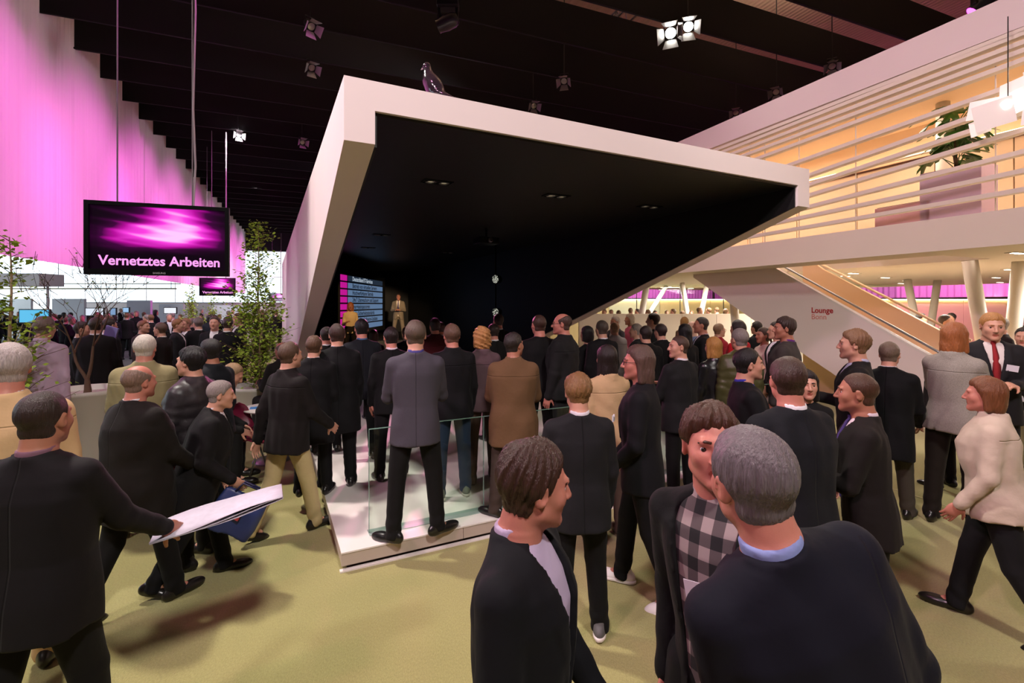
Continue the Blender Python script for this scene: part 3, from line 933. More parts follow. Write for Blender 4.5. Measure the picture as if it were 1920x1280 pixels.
# carpet seam strips
sm_ = MB(); a, b = floor_px(1640, 906), floor_px(1905, 990)
d = (b - a).normalized(); nn = Vector((-d.y, d.x, 0)) * .006
sm_.extrude([a - nn, b - nn, b + nn, a + nn], (0, 0, .004)); tag(sm_.build('trim_1', mat('seam', (196, 190, 150), .7)), kind='structure')

# ------------------------------------------------------------------ ceiling of hanging black fabric baffles, hall roof above them
ceil = empty('ceiling'); tag(ceil, kind='structure')
base_b = MB(); base_b.box((0, 0, .575), (62, .04, 1.15)).box((0, 0, .03), (62, .07, .05))
RZ_HALL = math.atan2(WN.y, WN.x)
b0 = None
for i in range(-6, 26):
    t = 10.2 + 1.9 * i
    if b0 is None:
        b0 = base_b.build('baffle', M_black, ceil); bo = b0
    else:
        bo = b0.copy(); col.objects.link(bo)
    p = HPT(t, 13.4, 9.48); bo.location = p; bo.rotation_euler = (0, 0, RZ_HALL)
M_roof = mat('roof_sheet', (176, 140, 112), 0.7); add_wave(M_roof, 1.6, 1.0, 'X')
rf = MB(); rf.box((0, 0, 0), (80, 90, .1))
rfo = rf.build('roof_sheet', M_roof, ceil); rfo.location = HPT(26, 4, 13.4); rfo.rotation_euler = (0, 0, RZ_HALL)
# roof trusses across the gaps
def truss(p, q, hgt, label):
    e = empty('roof_truss', p, label=label, cat='truss')
    p, q = Vector(p), Vector(q); L = (q - p).length; d = (q - p) / L; n = Vector((-d.y, d.x, 0)) * .25
    mb = MB()
    for s in (-1, 1): mb.tube([n * s, d * L + n * s], .03, 6); 
    mb.tube([Vector((0, 0, hgt)), d * L + Vector((0, 0, hgt))], .03, 6)
    mb.build('chord', M_steel, e, True)
    mb = MB(); k = int(L / .5)
    for i in range(k):
        u = d * (i * L / k); v = d * ((i + .5) * L / k); w_ = d * ((i + 1) * L / k)
        for s in (-1, 1):
            mb.tube([u + n * s, v + Vector((0, 0, hgt))], .015, 5); mb.tube([v + Vector((0, 0, hgt)), w_ + n * s], .015, 5)
        mb.tube([u + n, u - n], .015, 5)
    mb.build('brace', M_steel, e, True)
truss(HPT(-4, 9.3, 11.3), HPT(32, 9.3, 11.3), .5, 'steel lattice truss in the roof gap above the lounge')
truss(HPT(-4, 4.3, 11.3), HPT(32, 4.3, 11.3), .5, 'steel lattice truss in the roof gap over the booth')
for k, (r, nm) in enumerate(((6.7, 'grey roof pipe nearest the lit theatre lamp'), (11.8, 'grey roof pipe in the gap furthest right'))):
    tag(MB().tube([HPT(-4, r, 11.7), HPT(40, r, 11.7)], .09, 10).build('roof_pipe', M_steel, None, True), nm, 'pipe')

# ------------------------------------------------------------------ curtains
def curtain(name, label, p0, p1, z0, z1, pitch, amp, m, z0b=None):
    p0, p1 = Vector(p0), Vector(p1); L = (p1 - p0).length; d = (p1 - p0) / L; n = Vector((-d.y, d.x, 0))
    N = int(L / pitch * 6)
    V = []; rs = random.Random(4)
    off = [rs.uniform(-.35, .35) for _ in range(N + 1)]
    zr = [0, .25, .5, .75, 1]
    for i in range(N + 1):
        u = i / N * L
        a = amp * (math.sin(2 * math.pi * u / pitch) + .5 * math.sin(2 * math.pi * u / pitch * .37 + 1) + off[i] * .4)
        for f in zr:
            p = p0 + d * u + n * a * (1 - .25 * f)
            zb = z0 + ((z0b - z0) * i / N if z0b is not None else 0)
            V.append((p.x, p.y, zb + (z1 - zb) * f))
    k = len(zr)
    Q = [(i * k + j, (i + 1) * k + j, (i + 1) * k + j + 1, i * k + j + 1) for i in range(N) for j in range(k - 1)]
    o = mesh_np(name, V, Q, m)
    return tag(o, label, 'curtain')
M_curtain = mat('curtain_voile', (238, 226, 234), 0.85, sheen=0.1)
C0 = Vector((-13.1, 15.0, 0))
curtain('hall_curtain', 'tall pale string curtain washed in magenta light above the left aisle', C0 + WV * -12, C0 + WV * 42, 3.2, 10.6, .22, .035, M_curtain)
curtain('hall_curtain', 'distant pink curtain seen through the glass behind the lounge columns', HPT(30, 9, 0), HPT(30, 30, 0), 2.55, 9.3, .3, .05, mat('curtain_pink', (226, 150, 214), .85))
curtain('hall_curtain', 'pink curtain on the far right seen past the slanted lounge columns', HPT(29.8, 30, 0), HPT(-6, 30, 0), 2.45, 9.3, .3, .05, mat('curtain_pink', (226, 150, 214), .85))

# far end of the hall
M_end = mat('end_wall', (24, 21, 26), 0.9)
ew = MB(); ew.box((0, 0, 0), (70, .3, 5)); eo = ew.build('wall_back', M_end); eo.location = HPT(57, 2, 10.2); eo.rotation_euler = (0, 0, RZ_HALL); tag(eo, kind='structure')
ew = MB(); ew.box((0, 0, 0), (70, .3, 2.2)); eo = ew.build('wall_back_low', M_matt); eo.location = HPT(57, 2, 1.1); eo.rotation_euler = (0, 0, RZ_HALL); tag(eo, kind='structure')
M_day = emis('daylight_pane', (222, 240, 250), 2.6)
wi = empty('window_1', HPT(56.9, -16, 0)); tag(wi, kind='structure'); wi.rotation_euler = (0, 0, RZ_HALL)
pane = MB().box((0, 0, 1.34), (2.335, .05, 2.685)).build('pane', M_day, wi)
for i in range(-7, 9):
    for k in range(2):
        o = pane if (i == -7 and k == 0) else pane.copy()
        if o is not pane: col.objects.link(o)
        o.location = (i * 2.35, 0, 2.3 + k * 2.7)
fr = MB()
for i in range(-8, 9): fr.box((i * 2.35 + 1.175, -.05, 5), (.05, .04, 5.6))
for k in range(3): fr.box((0, -.05, 2.25 + 2.7 * k), (40, .04, .05))
fr.build('window_frame', M_matt, wi)
wj = empty('window_2', HPT(33, -21.75, 0)); tag(wj, kind='structure'); wj.rotation_euler = (0, 0, RZ_HALL + math.pi / 2)
for i in range(-10, 11):
    for k in range(2):
        o = pane.copy(); col.objects.link(o); o.parent = wj; o.location = (i * 2.35, 0, 1.6 + k * 2.7)
# side walls and the wall behind the camera close the hall
for nm, c, s in (('wall_left', HPT(24, -22, 6.6), (.3, 80, 13.4)), ('wall_right', HPT(24, 36, 6.6), (.3, 80, 13.4)), ('wall_front', HPT(-12, 7, 6.6), (60, .3, 13.4))):
    o = MB().box((0, 0, 0), s).build(nm, mat('hall_wall', (170, 160, 164), .9)); o.location = c; o.rotation_euler = (0, 0, RZ_HALL); tag(o, kind='structure')

# ------------------------------------------------------------------ presentation booth
P0 = Vector((-1.336, 3.787, 0))
def B(s, t, z): return P0 + VV * s + UV * t + Vector((0, 0, z))
BW, BD, TOP, FB, FT = 5.69, 19.0, 3.83, 3.34, -.15
TH = .23
booth = empty('presentation_booth', P0, label='huge open-fronted box with white slanted frame and black interior', cat='booth')
booth_inv = Matrix.Translation(-P0)
def bpart(mb, name, m, bevel=0.0, smooth=False):
    mb.v = [tuple(Vector(p) - P0) for p in mb.v]
    return mb.build(name, m, booth, smooth, bevel)
slope_t = 9.9
def wallpoly(s, ext=0.0):
    return [B(s, FT, TOP), B(s, FT, FB), B(s, slope_t + ext, .15), B(s, slope_t + ext, 0), B(s, BD, 0), B(s, BD, TOP)]
def flat_mb(pl, vec): return MB().extrude(pl, vec)
for s0 in (0.0, BW - TH):
    bpart(flat_mb(wallpoly(s0), VV * TH), 'side_wall', M_matt)
bpart(MB().extrude([B(TH, FT, TOP), B(BW - TH, FT, TOP), B(BW - TH, FT, TOP - TH), B(TH, FT, TOP - TH)], UV * (BD - FT)), 'roof', M_matt)
# black lining, set a little back from the frame edge
def lining(s, sgn):
    e = .035
    return [B(s, FT + e, TOP - TH), B(s, FT + e, FB - .012), B(s, slope_t + e * 3, .153), B(s, BD - .1, .153), B(s, BD - .1, TOP - TH)]
bpart(flat_mb(lining(TH, 1), VV * .02), 'lining', M_blackwall)
bpart(flat_mb(lining(BW - TH - .02, 1), VV * .02), 'lining', M_blackwall)
bpart(MB().extrude([B(TH + .02, FT + .035, TOP - TH - .001), B(BW - TH - .02, FT + .035, TOP - TH - .001), B(BW - TH - .02, FT + .035, TOP - TH - .022), B(TH + .02, FT + .035, TOP - TH - .022)], UV * (BD - FT - .1)), 'ceiling_lining', M_blackceil)
bpart(MB().extrude([B(TH, BD - .1, 0), B(BW - TH, BD - .1, 0), B(BW - TH, BD - .1, TOP - TH), B(TH, BD - .1, TOP - TH)], UV * .1), 'back_wall', M_blackwall)
# podium: white top, set-back panels along the edges, thin floor trim
PH = .151
pod = empty('podium', P0, label='low white laminate podium under the booth with panelled edge', cat='podium')
def ppart(mb, name, m, bevel=0.0):
    mb.v = [tuple(Vector(p) - P0) for p in mb.v]
    return mb.build(name, m, pod, False, bevel)
ppart(MB().extrude([B(0, 0, PH - .012), B(BW, 0, PH - .012), B(BW, BD - .1, PH - .012), B(0, BD - .1, PH - .012)], (0, 0, .012)), 'deck', M_podium)
xs_ = [0.0, 1.02, 2.1, 3.2, 4.3, BW]
for i in range(5):
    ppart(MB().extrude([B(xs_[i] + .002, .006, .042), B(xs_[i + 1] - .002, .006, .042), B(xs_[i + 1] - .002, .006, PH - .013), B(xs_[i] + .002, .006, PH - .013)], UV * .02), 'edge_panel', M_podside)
for i in range(6):
    a, b = i * 1.6 + .03, i * 1.6 + 1.596
    for s in (.004, BW - .024):
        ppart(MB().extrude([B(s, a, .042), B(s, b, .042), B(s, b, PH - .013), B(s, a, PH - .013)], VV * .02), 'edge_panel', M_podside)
ppart(MB().extrude([B(.05, .05, 0), B(BW - .05, .05, 0), B(BW - .05, BD - .2, 0), B(.05, BD - .2, 0)], (0, 0, PH - .014)), 'plinth', mat('plinth', (110, 92, 84), .7))
ppart(MB().extrude([B(-.01, -.012, 0), B(BW + .01, -.012, 0), B(BW + .01, .03, 0), B(-.01, .03, 0)], (0, 0, .012)), 'floor_trim', M_podium)
# glass guard along the front edge: each pane its own part
guard = empty('glass_guard', B(.25, .235, PH), label='clear glass guard panes standing along the front podium edge', cat='guard rail')
go = Vector(B(.25, .235, PH))
gx = [.25, 1.31, 2.38, 3.45, 4.52, 5.48]
for i in range(5):
    mb = MB().extrude([B(gx[i] + .004, .235, PH), B(gx[i + 1] - .004, .235, PH), B(gx[i + 1] - .004, .235, PH + .885), B(gx[i] + .004, .235, PH + .885)], UV * .014)
    mb.v = [tuple(Vector(p) - go) for p in mb.v]; mb.build('pane', M_glass, guard)
    mb = MB()
    mb.extrude([B(gx[i] + .004, .234, PH + .881), B(gx[i + 1] - .004, .234, PH + .881), B(gx[i + 1] - .004, .234, PH + .8865), B(gx[i] + .004, .234, PH + .8865)], UV * .016)
    mb.extrude([B(gx[i] + .002, .234, PH), B(gx[i] + .006, .234, PH), B(gx[i] + .006, .234, PH + .885), B(gx[i] + .002, .234, PH + .885)], UV * .016)
    mb.v = [tuple(Vector(p) - go) for p in mb.v]; mb.build('pane_edge', M_glassedge, guard)
mb = MB().extrude([B(.25, .18, PH), B(5.48, .18, PH), B(5.48, .30, PH), B(.25, .30, PH)], (0, 0, .006))
mb.v = [tuple(Vector(p) - go) for p in mb.v]; mb.build('base_channel', mat('channel', (170, 186, 180), .4, metal=.3), guard)
# stage, presentation screen
stage = empty('stage_platform', B(2.8, 10.4, .153), label='black two-level stage at the far end of the booth', cat='stage')
so_ = Vector(B(2.8, 10.4, .153))
for nm, t0_, z0_, z1_ in (('lower_step', 10.4, .153, .45), ('upper_step', 13.4, .45, .8)):
    mb = MB().extrude([B(TH + .03, t0_, z0_), B(BW - TH - .03, t0_, z0_), B(BW - TH - .03, BD - .12, z0_), B(TH + .03, BD - .12, z0_)], (0, 0, z1_ - z0_))
    mb.v = [tuple(Vector(p) - so_) for p in mb.v]; mb.build(nm, M_blackwall, stage)

def text_mesh(body, size, m, parent, M, bold=0.0, align='LEFT', ext=0.0, name='lettering', sx=1.0):
    c = bpy.data.curves.new('txt', 'FONT'); c.body = body; c.size = size; c.align_x = align; c.offset = bold; c.extrude = ext
    c.resolution_u = 3
    o = bpy.data.objects.new('txt', c); col.objects.link(o)
    bpy.context.view_layer.update()
    dg = bpy.context.evaluated_depsgraph_get()
    me = bpy.data.meshes.new_from_object(o.evaluated_get(dg))
    bpy.data.objects.remove(o)
    me.name = name
    me.materials.clear(); me.materials.append(m)
    r = bpy.data.objects.new(name, me); link(r, parent)
    r.matrix_local = M @ Matrix.Diagonal((sx, 1, 1, 1))
    return r
def frame_at(o, xdir, zdir):
    """local X = reading direction, local Y = up, local Z = towards the reader"""
    x = Vector(xdir).normalized(); y = Vector(zdir).normalized(); z = x.cross(y)
    return Matrix(((x.x, y.x, z.x, o[0]), (x.y, y.y, z.y, o[1]), (x.z, y.z, z.z, o[2]), (0, 0, 0, 1)))
# ================================================================== two-storey lounge on the right
OL = Vector((6.774, 6.4, 0))
def L(t, r, z): return OL + WV * t + WN * r + Vector((0, 0, z))
def on_plane(x, y, r):
    """pixel -> (t, z) on the lounge plane r"""
    k = (x - CX) / F
    o = OL + WN * r
    t = (o.x - k * o.y) / (k * WV.y - WV.x)
    Y = o.y + WV.y * t
    return t, CH - (y - HY) / F * Y
M_cream = mat('lounge_cream', (232, 220, 204), 0.6, var=0.02, vscale=2)
M_peach = mat('lounge_peach', (240, 206, 168), 0.6, var=0.03, vscale=2)
M_beam = mat('beam_white', (230, 214, 212), 0.55, var=0.02, vscale=2)
lounge = empty('lounge_building', OL, label='white two-storey lounge with slatted balcony front on the right', cat='building')
def lp(mb, name, m, bevel=0.0, parent=None, smooth=False, base=None):
    mb.v = [tuple(Vector(p) - (base or OL)) for p in mb.v]
    return mb.build(name, m, parent or lounge, smooth, bevel)
def lbox(t0, t1, r0, r1, z0, z1):
    return MB().extrude([L(t0, r0, z0), L(t1, r0, z0), L(t1, r1, z0), L(t0, r1, z0)], (0, 0, z1 - z0))
TA, TZ = -5.0, 18.0
lp(lbox(TA, TZ, 0, .2, 2.9, 3.39), 'fascia', M_cream)
# stair in the plane r = .86
RS, RS2 = .86, 2.25
a0 = on_plane(1450, 500, RS); a1 = on_plane(1766, 679, RS)
t_hi, z_hi = a0; t_lo, z_lo = a1
sl = (z_hi - z_lo) / (t_hi - t_lo)           # string slope (z per t)
b_end = on_plane(1772, 690, RS)[0]
c0 = on_plane(1703, 797, RS)[0]
c1 = on_plane(1558, 698, RS); c2 = on_plane(1420, 605, RS); c3 = on_plane(1300, 520, RS)
# floor slab with the stair opening
t_open0 = t_hi - (z_hi - 1.0) / sl if sl else 2
t_open0 = t_lo + (1.15 - z_lo) / sl
t_open1 = t_lo + (3.4 - z_lo) / sl
lp(lbox(TA, TZ, .2, RS, 2.9, 3.2), 'floor_slab', M_cream)
lp(lbox(TA, t_open0, RS, RS2 + .1, 2.9, 3.2), 'floor_slab', M_cream)
lp(lbox(t_open1, TZ, RS, RS2 + .1, 2.9, 3.2), 'floor_slab', M_cream)
lp(lbox(TA, TZ, RS2 + .1, 16, 2.9, 3.2), 'floor_slab', M_cream)
# upper storey
RB = 3.6
lp(lbox(TA, TZ, 0, .35, 5.78, 6.27), 'top_beam', M_beam)
lp(lbox(TA, TZ, .35, RB + .3, 6.0, 6.2), 'roof_deck', M_peach)
tt0, zz0 = on_plane(1519, 349, RB); tt1, zz1 = on_plane(1815, 274, RB)
zr = (zz0 + zz1) / 2
lp(lbox(TA, TZ, RB, RB + .2, zr + .02, 6.0), 'back_wall', M_peach)
lp(lbox(TA, TZ, RB - .03, RB + .02, zr - .02, zr + .02), 'wall_rail', mat('rail_brown', (92, 58, 40), .5))
xs_p = [1000, 1150, 1290, 1402, 1430, 1494, 1607, 1753, 1901, 2100]
tp = sorted([TZ] + [on_plane(x, 400, RB)[0] for x in xs_p[2:]] + [TA])
for i in range(len(tp) - 1):
    lp(lbox(tp[i] + .012, tp[i + 1] - .012, RB, RB + .05, 3.2, zr - .02), 'wall_panel', M_peach)
lp(lbox(TA, TZ, RB + .06, RB + .1, 3.2, zr), 'panel_backing', mat('rail_brown', (92, 58, 40), .5))
# cove light along the top of the wall rail
lp(lbox(TA + .2, TZ - .2, RB - .22, RB - .12, zr + .05, zr + .07), 'cove_shelf', M_cream)
lp(lbox(TA + .3, TZ - .3, RB - .2, RB - .14, zr + .072, zr + .085), 'cove_lamp', emis('warm_strip', (255, 222, 180), 9))
for tcol_ in (on_plane(1768, 200, 2.6)[0], 9.5, -3.2):
    lp(MB().tube([L(tcol_, 2.6, 3.2), L(tcol_, 2.6, 6.0)], .11, 16), 'upper_column', M_cream, 0, None, True)
lp(lbox(TZ - .2, TZ, 0, RB, 3.39, 6.0), 'end_wall', M_peach)
lp(lbox(TA, TA + .2, 0, RB, 3.39, 6.0), 'end_wall', M_peach)
# slats: pixel rows at two columns of the facade plane (px 1600 and px 1862)
rows = [(180, 82), (192, 98), (205, 113), (217, 126), (236, 145), (270, 184), (295, 217), (319, 247), (343, 272), (368, 304), (388, 334), (409, 366)]
slat_rows = [(176, 71), (190, 87), (203, 103), (216, 118), (232, 135), (268, 175), (300, 207), (320, 233), (345, 265), (367, 300), (388, 333), (411, 366)]
for y0, y1 in slat_rows:
    (ta, za), (tb, zb_) = on_plane(1600, y0, .06), on_plane(1862, y1, .06)
    k = (zb_ - za) / (tb - ta)
    zf = lambda t: za + k * (t - ta)
    t0_, t1_ = -3.2, 12.5
    pts = []
    for t_, r0, r1 in ((t0_, 0, .12), (t1_, 0, .12)):
        z = min(5.765, max(3.40, zf(t_)))
        pts.append([L(t_, r0, z - .032), L(t_, r1, z - .032), L(t_, r1, z + .032), L(t_, r0, z + .032)])
    lp(MB().prism(pts[0], pts[1]), 'slat', M_cream)
for x in (1600, 1862, 1494, 1402, 1430):
    t_ = on_plane(x, 300, .06)[0]
    lp(MB().tube([L(t_, .125, 3.39), L(t_, .125, 5.78)], .009, 6), 'rod', M_cream, 0, None, True)
# ground floor: slanted columns
M_col = mat('column_white', (236, 226, 214), 0.4)
for x0, y0, x1, Yc, rad in ((1818, 488, 1869, 8.85, .115), (1913, 490, 1884, 9.1, .115), (1701, 527, 1735, 15.6, .105), (1758, 529, 1734, 16.2, .105),
                            (1213, 548, 1190, 17.5, .11), (1279, 545, 1303, 18.0, .09), (1326, 545, 1298, 18.4, .09), (1371, 562, 1389, 12.5, .10), (1250, 545, 1172, 21, .09)):
    a = px(x0, y0, Yc); a.z = 2.9
    b = px(x1, 600, Yc); b.z = 0
    # x1 is the pixel column where the shaft meets the floor
    lp(MB().tube([b, a], [rad, rad * 1.02], 18), 'column', M_col, 0, None, True)
lp(MB().extrude([L(-4.6, 2.6, .002), L(17, 2.6, .002), L(17, 15, .002), L(-4.6, 15, .002)], (0, 0, .016)), 'bounce_floor', mat('lounge_floor', (214, 196, 172), .5, var=.04, vscale=2))  # pale floor slab added so its bounce brightens the soffit
# recessed soffit lights
M_lamp = emis('soffit_lamp', (255, 240, 214), 14)
M_ring = mat('lamp_ring', (200, 190, 180), .4)
for x, y in ((1700, 526), (1690, 531), (1875, 529), (1893, 505), (1868, 520), (1909, 474), (1600, 512), (1585, 517), (1660, 520), (1253, 537), (1295, 540), (1180, 549), (1820, 527), (1240, 543)):
    p = floor_px(x, y, 2.897)
    e = empty('soffit_light', p, RZ_HALL)
    e.parent = lounge; e.location = p - OL
    MB().box((0, 0, -.002), (.42, .16, .012)).build('lamp_frame', M_ring, e)
    for k in (-.12, 0, .12):
        MB().lathe([(0, -.012), (.045, -.012), (.05, -.006)], 14, (k, 0, 0)).build('lamp', M_lamp, e)
# ---- staircase
stairs = empty('staircase', L(t_lo, RS, 0), label='white and peach straight staircase rising behind the lounge fascia', cat='staircase')
sb = L(t_lo, RS, 0)
def zs(t): return z_lo + sl * (t - t_lo)
pg = [L(b_end, RS, 0), L(c0, RS, 0), L(c1[0], RS, c1[1]), L(c2[0], RS, c2[1]), L(c3[0], RS, min(c3[1], 2.9)), L(c3[0], RS, 2.9), L(t_lo + (2.9 - z_lo) / sl, RS, 2.9), L(b_end, RS, zs(b_end))]
lp(MB().extrude(pg, WN * .1), 'outer_balustrade', M_matt, 0, stairs, False, sb)
# white capping along the outer string
cp = [L(b_end, RS - .004, zs(b_end) - .05), L(t_hi, RS - .004, z_hi - .05), L(t_hi, RS - .004, z_hi), L(b_end, RS - .004, zs(b_end))]
lp(MB().extrude(cp, WN * .12), 'capping', M_white, 0, stairs, False, sb)
# inner balustrade
i0 = on_plane(1527, 497, RS2); i1 = on_plane(1826, 653, RS2)
si = (i0[1] - i1[1]) / (i0[0] - i1[0])
te = b_end - .3
zi = lambda t: i1[1] + si * (t - i1[0])
tt = i1[0] + (2.9 - i1[1]) / si
ig = [L(te, RS2, 0), L(tt + .5, RS2, 0), L(tt + .5, RS2, 3.3), L(tt, RS2, 2.9), L(te, RS2, max(.3, zi(te)))]
lp(MB().extrude(ig, WN * .08), 'inner_balustrade', M_peach, 0, stairs, False, sb)
# steps
n_st = 18; rise = 3.2 / n_st
tb0 = t_lo - (z_lo - .95) / sl if sl else t_lo
for i in range(n_st):
    z = rise * (i + 1)
    t_ = t_lo + (z + .95 - z_lo) / sl
    go_ = abs(rise / sl)
    s_ = 1 if sl > 0 else -1
    lp(MB().extrude([L(t_, RS + .1, z - .05), L(t_ + s_ * (go_ + .02), RS + .1, z - .05), L(t_ + s_ * (go_ + .02), RS2, z - .05), L(t_, RS2, z - .05)], (0, 0, .05)), 'tread', M_peach, 0, stairs, False, sb)
    lp(MB().extrude([L(t_, RS + .1, z - rise), L(t_ + s_ * .02, RS + .1, z - rise), L(t_ + s_ * .02, RS2, z - rise), L(t_, RS2, z - rise)], (0, 0, rise - .05)), 'riser', M_peach, 0, stairs, False, sb)
# hand rails
h0 = on_plane(1471, 500, RS + .14); h1 = on_plane(1757, 658, RS + .14)
lp(MB().tube([L(h1[0] - .15, RS + .14, h1[1] - .1), L(h1[0], RS + .14, h1[1]), L(h0[0], RS + .14, h0[1])], .022, 10), 'handrail', M_steel, 0, stairs, True, sb)
h0 = on_plane(1540, 495, RS2); h1 = on_plane(1821, 638, RS2)
lp(MB().tube([L(h1[0], RS2, h1[1]), L(h0[0], RS2, h0[1])], .024, 10), 'handrail', M_peach, 0, stairs, True, sb)
# lettering on the stair wall
tL, zL = on_plane(1521, 586, RS - .003); tR, _ = on_plane(1559, 586, RS - .003)
M_red = mat('lettering_red', (176, 40, 44), .6); M_pale = mat('lettering_rose', (214, 122, 112), .6)
Mt = frame_at(L(tL, RS - .003, zL) - sb, -WV, (0, 0, 1))
text_mesh('Lounge', .155, M_red, stairs, Mt, 0.004, ext=.001, sx=1.0)
tL2, zL2 = on_plane(1521, 598, RS - .003)
text_mesh('Bonn', .155, M_pale, stairs, frame_at(L(tL2, RS - .003, zL2) - sb, -WV, (0, 0, 1)), 0.0, ext=.001, sx=1.0)

# ---- behind the stairs: half-height wall, rear wall, glass partition
hw = empty('bar_wall', px(1260, 600, 15), label='cream half-height wall of panels behind the standing guests', cat='wall')
x0_, x1_ = 1085, 1470
for i in range(6):
    xa = x0_ + (x1_ - x0_) * i / 6; xb = x0_ + (x1_ - x0_) * (i + 1) / 6
    a = px(xa, 0, 15); b = px(xb, 0, 15)
    c = Vector(((a.x + b.x) / 2, 15.0, .9)) - hw.location
    MB().box(c, (b.x - a.x - .012, .15, 1.8)).build('panel', M_cream, hw)
MB().box(Vector((px((x0_ + x1_) / 2, 0, 15).x, 15.02, .88)) - hw.location, ((x1_ - x0_) / F * 15, .1, 1.74)).build('core', mat('rail_brown', (92, 58, 40), .5), hw)
rw = empty('rear_wall', (14, 23, 0), label='warm rear lounge wall with glowing light strip on top', cat='wall')
for i in range(11):
    MB().box((-13 + i * 2.4, 0, 1.15), (2.38, .15, 2.3)).build('panel', M_peach if i % 4 != 2 else M_cream, rw)
MB().box((-1, -.12, 2.32), (26, .08, .03)).build('light_strip', emis('warm_strip2', (255, 226, 176), 12), rw)
gp = empty('glass_partition', (8, 19.5, .25), label='tall clear glass partition in front of the rear lounge', cat='partition')
for i in range(8):
    MB().box((-5.6 + i * 1.75, 0, 1.32), (1.73, .012, 2.64)).build('pane', M_glass, gp)
    MB().box((-6.475 + i * 1.75, 0, 1.32), (.025, .03, 2.64)).build('mullion', M_dark, gp)
# upstairs: paper lamp, monstera
lampo = empty('pendant_lamp', L(0.55, .55, 4.9), label='glowing white pendant of overlapping paper sheets at the top right', cat='lamp')
M_sheet = mat('lamp_paper', (244, 234, 230), .7, emit=(255, 236, 222), estr=.3)
lt, lz = on_plane(1890, 195, -.25)
lampo.location = L(lt, -.25, lz)
rs = random.Random(12)
for i, (dx, dz, sx_, sz_, rot, dy) in enumerate(((-.30, .06, .34, .26, -8, .1), (-.12, -.10, .40, .34, 6, -.06), (.12, .02, .40, .3, 2, .02), (.05, .22, .42, .26, 4, .12), (.3, -.16, .34, .36, -5, .05), (-.36, -.16, .22, .22, 10, .16), (.34, .22, .36, .3, 8, -.08))):
    Mx = Matrix.Rotation(RZ_HALL + math.pi / 2 + rs.uniform(-.5, .5), 4, 'Z') @ Matrix.Rotation(math.radians(rot), 4, 'Y') @ Matrix.Rotation(rs.uniform(-.3, .3), 4, 'X')
    MB().box(-WV * dx * 1.0 + WN * dy + Vector((0, 0, dz)), (sx_, .006, sz_), Mx).build('sheet', M_sheet, lampo)
MB().lathe([(0, -.09), (.06, -.07), (.09, 0), (.06, .07), (0, .09)], 16).build('bulb', emis('lamp_bulb', (255, 240, 224), 8), lampo, True)
MB().tube([(0, 0, .1), (0, 0, 5.78 - lz + .1)], .006, 6).build('cord', M_dark, lampo)

M_leaf = mat('monstera_leaf', (58, 104, 30), .38, var=.35, vscale=6)
def monstera(loc):
    e = empty('monstera_plant', loc, label='large green monstera in a pale square pot on the upper floor', cat='plant')
    MB().box((0, 0, .6), (.86, .5, 1.2)).build('pot', mat('pot_lilac', (176, 150, 170), .5), e, False, .01)
    MB().box((-.02, 0, 1.195), (.8, .44, .02)).build('soil', mat('soil', (50, 36, 28), .9, bump=.5, bscale=60), e)
    rs = random.Random(5)
    MB().tube([(0, 0, 1.18), (.03, .02, 1.5), (-.02, 0, 2.0)], [.035, .03, .02], 8).build('stem', mat('stem_brown', (88, 64, 36), .7), e, True)
    for i in range(34):
        a = i * 2.4 + rs.uniform(-.3, .3); zz = 1.26 + i * .025 + rs.uniform(-.05, .05); R_ = rs.uniform(.2, .46)
        c = Vector((math.cos(a) * R_, math.sin(a) * R_, zz + rs.uniform(0, .2)))
        MB().tube([(0, 0, zz - .1), Vector((c.x * .6, c.y * .6, c.z + .03)), c], [.008, .006, .005], 5).build('leaf_stalk', M_leaf, e, True)
        n = 18; S = rs.uniform(.16, .25)
        pts = []
        for k in range(n + 1):
            u = -1 + 2 * k / n
            ang = u * math.pi * .96
            rr = S * (1.05 - .25 * abs(math.sin(ang))) * (1 if k % 3 else .55 if 3 < k < n - 3 else .85)
            pts.append((rr * math.sin(ang) * .95, rr * math.cos(ang) * 1.1 + S * .2, -.10 * (rr / S) ** 2 * S * 2))
        ctr = (0, 0, 0.0)
        vv = [ctr] + pts; ff = [(0, k + 1, k + 2) for k in range(n)]
        Mx = Matrix.Translation(c) @ Matrix.Rotation(a - math.pi / 2, 4, 'Z') @ Matrix.Rotation(-rs.uniform(.1, .9), 4, 'X')
        mb = MB(); mb.add([Mx @ Vector(p) for p in vv], ff); o = mb.build('leaf', M_leaf, e, True)
        so = o.modifiers.new('thick', 'SOLIDIFY'); so.thickness = .004
    return e
mt, mz = on_plane(1795, 330, 1.5)
mo_ = monstera(L(mt, 1.5, 3.2)); mo_.rotation_euler = (0, 0, RZ_HALL + math.pi / 2)
mt2, _z = on_plane(1705, 330, 1.5)
bx2 = empty('planter_box', L(mt2, 1.5, 3.2), RZ_HALL + math.pi / 2, 'low rosy planter box left of the monstera upstairs', 'planter')
MB().box((0, 0, .36), (.9, .5, .72)).build('box', mat('pot_rose', (196, 150, 156), .5), bx2, False, .01)
MB().box((0, 0, .722), (.84, .44, .02)).build('soil', mat('soil', (50, 36, 28), .9), bx2)
dk = MB().box((9.0, 19.2, .125), (14.5, 7.2, .25)).build('raised_deck', M_cream); tag(dk, 'raised pale deck behind the half-height bar wall', 'deck')
